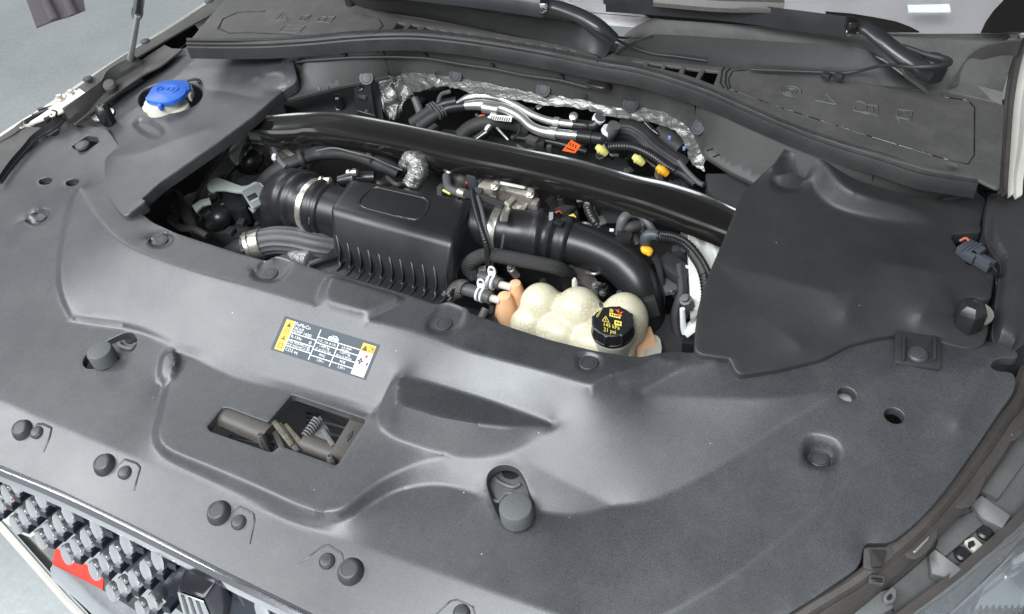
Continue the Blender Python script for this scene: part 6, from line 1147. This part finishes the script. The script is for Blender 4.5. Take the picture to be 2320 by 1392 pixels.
# ---------------------------------------------------------------- push clips, bump stops
WL.clear()
slitV, slitF = bevelled([Vector((sx * .0058, sy * .0004, z)) for z in (.0037, .0030) for sx, sy in ((-1, -1), (1, -1), (1, 1), (-1, 1))], [(0, 1, 2, 3), (7, 6, 5, 4), (0, 4, 5, 1), (1, 5, 6, 2), (2, 6, 7, 3), (3, 7, 4, 0)], 0)
clipM = lathe_mesh('push_clip', [(.0088, -.006), (.0088, .0006), (.0083, .0014), (.0070, .0022), (.0066, .0020), (.0063, .0028), (.004, .0033), (.0004, .0034)], M_['clip'], 28, (slitV, slitF))
flatM = lathe_mesh('push_clip_flat', [(.0100, -.004), (.0100, .0004), (.0094, .0011), (.0068, .0012), (.0066, .0004), (.0062, .0012), (.0004, .0014)], M_['clip'], 28)
domeM = lathe_mesh('bump_dome', [(.0150, -.004), (.0142, .0005), (.0122, .0045), (.0108, .0072), (.0098, .0082), (.0078, .0085), (.0075, .0080), (.0004, .0082)], M_['clip'], 32)
uh = thing('under_cover_bracket', B(1919, 893, -.03), 'white bracket seen through the round hole at right of the cover', 'bracket')
prism('bracket_face', [(1880, 870), (1930, 866), (1960, 905), (1915, 935), (1880, 915)], .935, .92, M_['inner'], uh, .003); prism('bracket_fold', [(1925, 875), (1950, 880), (1955, 915), (1935, 912)], .942, .93, M_['bright'], uh, .002)
def onp(px, py, me, parent, objs, off=0.0, sc=1.0, name=None, up_only=False):
    l, n = hit(px, py, objs, off)
    if l is None: return
    if up_only: n = Vector((0, 0, 1))
    return on_normal(name or me.name, me, l, (n + Vector((0, 0, .6))).normalized(), parent, sc)
for q, s in (((366, 546), .95), ((613, 621), 1.02), ((1005, 735), 1.08), ((1333, 824), 1.12)): onp(q[0], q[1], flatM, rc, [cover_panel], .001, s, 'push_clip')
for q, s in (((84, 980), 1.0), ((283, 1071), 1.0), ((541, 1184), 1.03), ((741, 1272), 1.05), ((1046, 1390), 1.06)): onp(q[0], q[1], clipM, rc, [cover_panel], .001, s, 'push_clip')
for q, s in (((52, 974), 1.0), ((238, 1053), 1.03), ((497, 1162), 1.06), ((795, 1295), 1.08)): onp(q[0], q[1], domeM, rc, [cover_panel], .0005, s, 'bump_dome')
for q in ((95, 493), (1857, 1044)): onp(q[0], q[1], flatM if q[0] < 1000 else clipM, rc, [cover_panel], .002, 1.0 if q[0] < 1000 else 1.25, 'push_clip')
for br_ in ([[(75, 972), (85, 961), (97, 961), (117, 970), (113, 990), (98, 1025)], [(265, 1055), (283, 1041), (310, 1050), (318, 1060), (304, 1112)], [(524, 1160), (545, 1148), (575, 1165), (577, 1180), (566, 1233)], [(672, 1281), (730, 1238), (745, 1235), (775, 1255), (778, 1275)], [(985, 1394), (1020, 1362), (1035, 1359), (1072, 1375), (1076, 1394)]]): embed('moulded_bracket', [br_], [cover_panel], M_['cover'], rc, 3.0, -.0009)
V, F = lathe_geo(Z(188, 332, .968), (0, 0, 1), [(.012, 0), (.012, .004), (.008, .006), (.001, .006)], 12); mk('slot_screw', V, F, M_['steel'] if False else M_['greyrub'], rc)
for q in ((1232, 201), (1428, 235), (1586, 287), (830, 176), (1033, 170)):
    o = onp(q[0], q[1], flatM, cw, [cowl_panel], .0022, 1.25, 'push_clip')
for q in ((1322, 211),): box('fabric_tab', q[0], q[1], .998, (.010, .022, .003), M_['matte'], cw, (0, 0, 20), .0005)
embed('cowl_slits', [[(722, 198), (724, 205)], [(741, 194), (743, 202)], [(1602, 342), (1616, 337)], [(1616, 356), (1632, 350)]], [cowl_panel], M_['gloss'], cw, 1.6)
# clip tab under the battery cover edge
l_, n_ = hit(2080, 800, [cover_panel])
box('clip_tab', 2080, 790, l_.z + .005, (.05, .05, .006), M_['coverR'], bc, (0, 0, 8), .003); o = on_normal('push_clip', clipM, Z(2079, 803, l_.z + .0055), (0, 0, 1), bc, 1.35)
for s in (2048, 2118): box('tab_wall', s, 785, l_.z + .012, (.003, .035, .010), M_['coverR'], bc, (0, 0, 8), .0008)
for q, lb in (((223, 812), 'left grey rubber hood bump stop standing in an oblong hole'), ((1168, 1172), 'right grey rubber hood bump stop in the oblong hole nearest the camera')):
    big = q[0] > 1000; zt = .957 if not big else .948; t = thing('bump_stop', Z(q[0], q[1], zt - .03), lb, 'bump stop', 'rubber hood bump stops')
    c = Z(q[0] + (0 if big else 0), q[1] - (26 if big else 20), zt); k = 1.0 if big else .92
    lathe('rubber_top', c - Vector((0, 0, .020)), (0, 0, 1), [(.0188 * k, -.002), (.0188 * k, 0.004), (.0186 * k, .016), (.0172 * k, .0188), (.015 * k, .0198), (.0004, .020)], M_['bump'], t, 40)
    if big:
        mp = prism('mount_plate', [(1106, 1092), (1122, 1064), (1150, 1054), (1180, 1066), (1192, 1100), (1208, 1150), (1128, 1140)], zt - .028, zt - .034, M_['bright'], t, .002, .006)
        tube('plate_ridge', [(1122, 1084, zt - .027), (1130, 1092, zt - .026), (1160, 1104, zt - .026), (1178, 1098, zt - .026)], 5, M_['bright'], mp, 8); tube('plate_ridge', [(1110, 1130, zt - .027), (1130, 1136, zt - .026), (1148, 1118, zt - .025), (1180, 1124, zt - .025), (1202, 1140, zt - .026)], 4, M_['bright'], mp, 8); lathe('plate_hole', Z(1158, 1068, zt - .0275), (0, 0, 1), [(.011, -.002), (.011, .001), (.008, .0015)], M_['black'], mp, 20)
    else:
        mp = prism('mount_plate', [(230, 800), (262, 764), (295, 752), (312, 766), (308, 790), (270, 822)], zt - .026, zt - .032, M_['bright'], t, .002, .006)
        tube('plate_ridge', [(270, 778, zt - .024), (276, 786, zt - .023), (296, 790, zt - .023), (308, 780, zt - .024)], 5, M_['bright'], mp, 8); lathe('plate_hole', Z(298, 768, zt - .025), (0, 0, 1), [(.009, -.002), (.009, .001), (.006, .0015)], M_['black'], mp, 20)
# ---------------------------------------------------------------- hood latch in its opening
hl2 = thing('hood_latch', Z(690, 985, .90), 'greasy hood latch with spring inside the stepped opening', 'hood latch')
tube('lock_beam', [(508, 940, .925), (560, 962, .925), (612, 985, .925)], [26, 28, 28], M_['brown'], hl2, 16, 5, flat=.7); tube('lock_beam', [(690, 1000, .92), (735, 1018, .92), (775, 1032, .92)], 22, M_['brown'], hl2, 16, 5, flat=.7)
prism('side_plate', [(798, 940), (830, 950), (772, 1050), (745, 1030)], .93, .91, M_['brown'], hl2, .002, .004); prism('side_slot', [(788, 985), (800, 975), (796, 990), (786, 1000)], .9312, .930, M_['matte'], hl2, 0)
for q in ((592, 992), (750, 1040)): hexbolt(q[0], q[1], .94, .006, M_['brown'], hl2, 'latch_bolt')
prism('latch_plate', [(696, 1000), (706, 965), (722, 945), (742, 968), (756, 1000), (740, 1004)], .925, .92, M_['bright'], hl2, .001, .002)
for i, (x, y, l, a) in enumerate([(640, 980, .045, -25), (652, 990, .05, -28), (664, 984, .04, -22), (630, 996, .03, -35), (676, 1000, .035, -20)]): box('latch_pawl', x, y, .932 - .003 * i, (l, .007, .006), M_['grease'] if i in (0, 2) else M_['brown'], hl2, (0, 6, a), .0012)
sp = [Z(692, 990, .925).lerp(Z(722, 948, .935), t / 60) + Vector((math.cos(t * .75), 0, math.sin(t * .75))) * .0055 for t in range(61)]
V, F, UV = tube_geo(sp, .0013, 8); mk('spring', V, F, M_['bright'], hl2, 60)
for k in range(9): tube('radiator_fin_row', [(690 + 10 * k * 0 + 4, 915 + 11 * k, .84), (760, 930 + 11 * k, .84), (815, 948 + 11 * k, .84)], 2.6, M_['greyrub'] if k % 2 else M_['matte'], hl2, 6, 12, ribs=(.003, .35))
box('latch_arm', 742, 990, .93, (.03, .006, .01), M_['bright'], hl2, (0, 0, -30), .001); tube('latch_cable', [(520, 990, .90), (560, 1000, .90), (620, 1010, .90)], 5, M_['rubber'], hl2, 8)
# ---------------------------------------------------------------- information sticker
WL.clear()
sk = thing('refrigerant_sticker', B(740, 790, 0), 'grey refrigerant label with white table, amber corners and small pictograms', 'sticker')
# corners in the photo: top-left, top-right, bottom-right, bottom-left
cs = [Vector((646, 716)), Vector((861, 782)), Vector((828, 862)), Vector((613, 792))]
H3 = []
_cs3 = [hit(c.x, c.y, [cover_panel])[0] for c in cs]
def st_pt(u, v, off):
    p = (_cs3[0] * (1 - u) + _cs3[1] * u) * v + (_cs3[3] * (1 - u) + _cs3[2] * u) * (1 - v)
    d = (p - Vector(EYE)); q = proj(p); l, n = hit(q[0], q[1], [cover_panel], off); return l if l is not None else p + Vector((0, 0, off))
AS = (_cs3[1] - _cs3[0]).length / (_cs3[3] - _cs3[0]).length
def patch(name, x0, x1, y0, y1, off, mat, nx=10, ny=5, cut=0.0):
    V, F = [], []
    for j in range(ny + 1):
        for i in range(nx + 1):
            V.append(st_pt(x0 + (x1 - x0) * i / nx, y0 + (y1 - y0) * j / ny, off))
    for j in range(ny):
        for i in range(nx): a = j * (nx + 1) + i; F.append((a, a + 1, a + nx + 2, a + nx + 1))
    return mk(name, V, F, mat, sk, 0)
def stri(name, polys, off, mat):
    V, F = [], []
    for P in polys: s = len(V); V += [st_pt(q[0], q[1], off) for q in P]; F.append(tuple(range(s, s + len(P))))
    return mk(name, V, F, mat, film, 0)
def rct(x0, x1, y0, y1): return [(x0, y0), (x1, y0), (x1, y1), (x0, y1)]
film = patch('film', 0, 1, 0, 1, .0004, M_['stickergrey'], 16, 8)
patch('amber_band', .035, .125, .05, .93, .0007, M_['amber'], 3, 6); patch('amber_corner', .845, .975, .70, .93, .0007, M_['amber'], 3, 3); patch('white_corner', .845, .975, .05, .70, .0007, M_['paper'], 3, 5)
lw = .012
lines_ = [rct(.128, .842, .50, .50 + lw * 1.6), rct(.128, .445, .62, .62 + lw * 1.6), rct(.128, .842, .33, .33 + lw * 1.6), rct(.128, .842, .19, .19 + lw * 1.6), rct(.40, .842, .66, .66 + lw * 1.6), rct(.40, .408, .06, .92), rct(.62, .628, .06, .66), rct(.126, .134, .05, .93)]
lines_ = [rct(.128, .408, .60, .62), rct(.128, .408, .41, .43), rct(.128, .408, .22, .24), rct(.40, .842, .71, .73), rct(.40, .842, .55, .57), rct(.40, .842, .35, .37), rct(.40, .842, .18, .20), rct(.40, .408, .05, .93), rct(.62, .628, .05, .71), rct(.126, .133, .05, .93)]
stri('table_lines', lines_, .0008, M_['paper'])
def sk_text(s, x, y, size, mat='paper', name='printed_text'):
    V, F = text_geo(s, 1.0); mk(name, [st_pt(x + p.x * size / AS, y + p.y * size, .0009) for p in V], F, M_[mat], film, 0)
for s, x, y, z_ in (('FoMoCo', .14, .83, .14), ('SAE J639', .14, .74, .09), ('(GWP 1430)', .14, .64, .12), ('R-134a', .145, .48, .125), ('PAG WSS-M2C31-B', .14, .345, .085), ('POE WSS-M2C31-B2', .14, .26, .085), ('CO2 eq', .145, .10, .125), ('2.3L, 3.0L & 3.3L', .42, .61, .085), ('1.049 kg', .45, .475, .10), ('37 oz (2.31 lbs)', .425, .385, .08), ('PAG', .485, .24, .10), ('1,50 t', .48, .09, .10), ('3.3L PHEV', .665, .63, .075), ('3.0L PHEV', .665, .575, .06), ('1.077 kg', .665, .475, .10), ('38 oz (2.38 lbs)', .64, .385, .08), ('POE', .70, .24, .10), ('1,54 t', .70, .09, .10)): sk_text(s, x, y, z_)
sk_text('CU5A-19D594-BA', .85, .075, .05, 'ink')
def trip(cx, cy, w_, h_): return [(cx - w_, cy - h_), (cx + w_, cy - h_), (cx, cy + h_)]
def ringq(cx, cy, rx, ry, n=10): return [(cx + rx * math.cos(2 * math.pi * k / n), cy + ry * math.sin(2 * math.pi * k / n)) for k in range(n)]
stri('pictograms', [trip(.082, .80, .022, .07), rct(.058, .105, .555, .565), rct(.058, .105, .66, .67), rct(.058, .062, .555, .67), rct(.101, .105, .555, .67), rct(.08, .083, .555, .67), rct(.062, .10, .36, .40), rct(.075, .088, .40, .47), rct(.06, .066, .12, .25), rct(.098, .104, .12, .25), rct(.06, .104, .12, .135), rct(.06, .104, .24, .255), trip(.882, .81, .028, .08), rct(.92, .965, .74, .755), rct(.92, .965, .87, .885), rct(.92, .924, .74, .885), rct(.961, .965, .74, .885), rct(.94, .943, .74, .885), rct(.948, .957, .79, .85)], .0009, M_['ink'])
stri('fan_symbol', [ringq(.885, .49, .012, .045), ringq(.885, .39, .012, .045), ringq(.868, .44, .013, .03), ringq(.902, .44, .013, .03), rct(.925, .930, .34, .48), rct(.925, .96, .47, .48), rct(.925, .96, .34, .35), ringq(.958, .41, .010, .05), rct(.86, .905, .325, .33), rct(.925, .965, .30, .305)], .0009, M_['ink'])
stri('red_burst', [ringq(.925, .60, .016, .045, 6), rct(.90, .95, .595, .605), [(.905, .54), (.91, .54), (.945, .66), (.94, .66)], [(.94, .54), (.945, .54), (.91, .66), (.905, .66)]], .0009, M_['redink'])
stri('car_outline', [[(.505, .755), (.61, .755), (.612, .80), (.60, .83), (.58, .87), (.54, .87), (.525, .83), (.508, .82)], ringq(.525, .752, .011, .032), ringq(.592, .752, .011, .032)], .0009, M_['paper']); stri('car_windows', [rct(.535, .553, .82, .855), rct(.557, .575, .82, .855)], .0011, M_['stickergrey'])
stri('snow_symbol', [ringq(.355, .50, .014, .045, 6), ringq(.36, .33, .012, .04, 6)], .0009, M_['paper']); stri('symbol_hole', [ringq(.355, .50, .009, .028, 6), ringq(.36, .33, .007, .022, 6)], .0011, M_['stickergrey'])
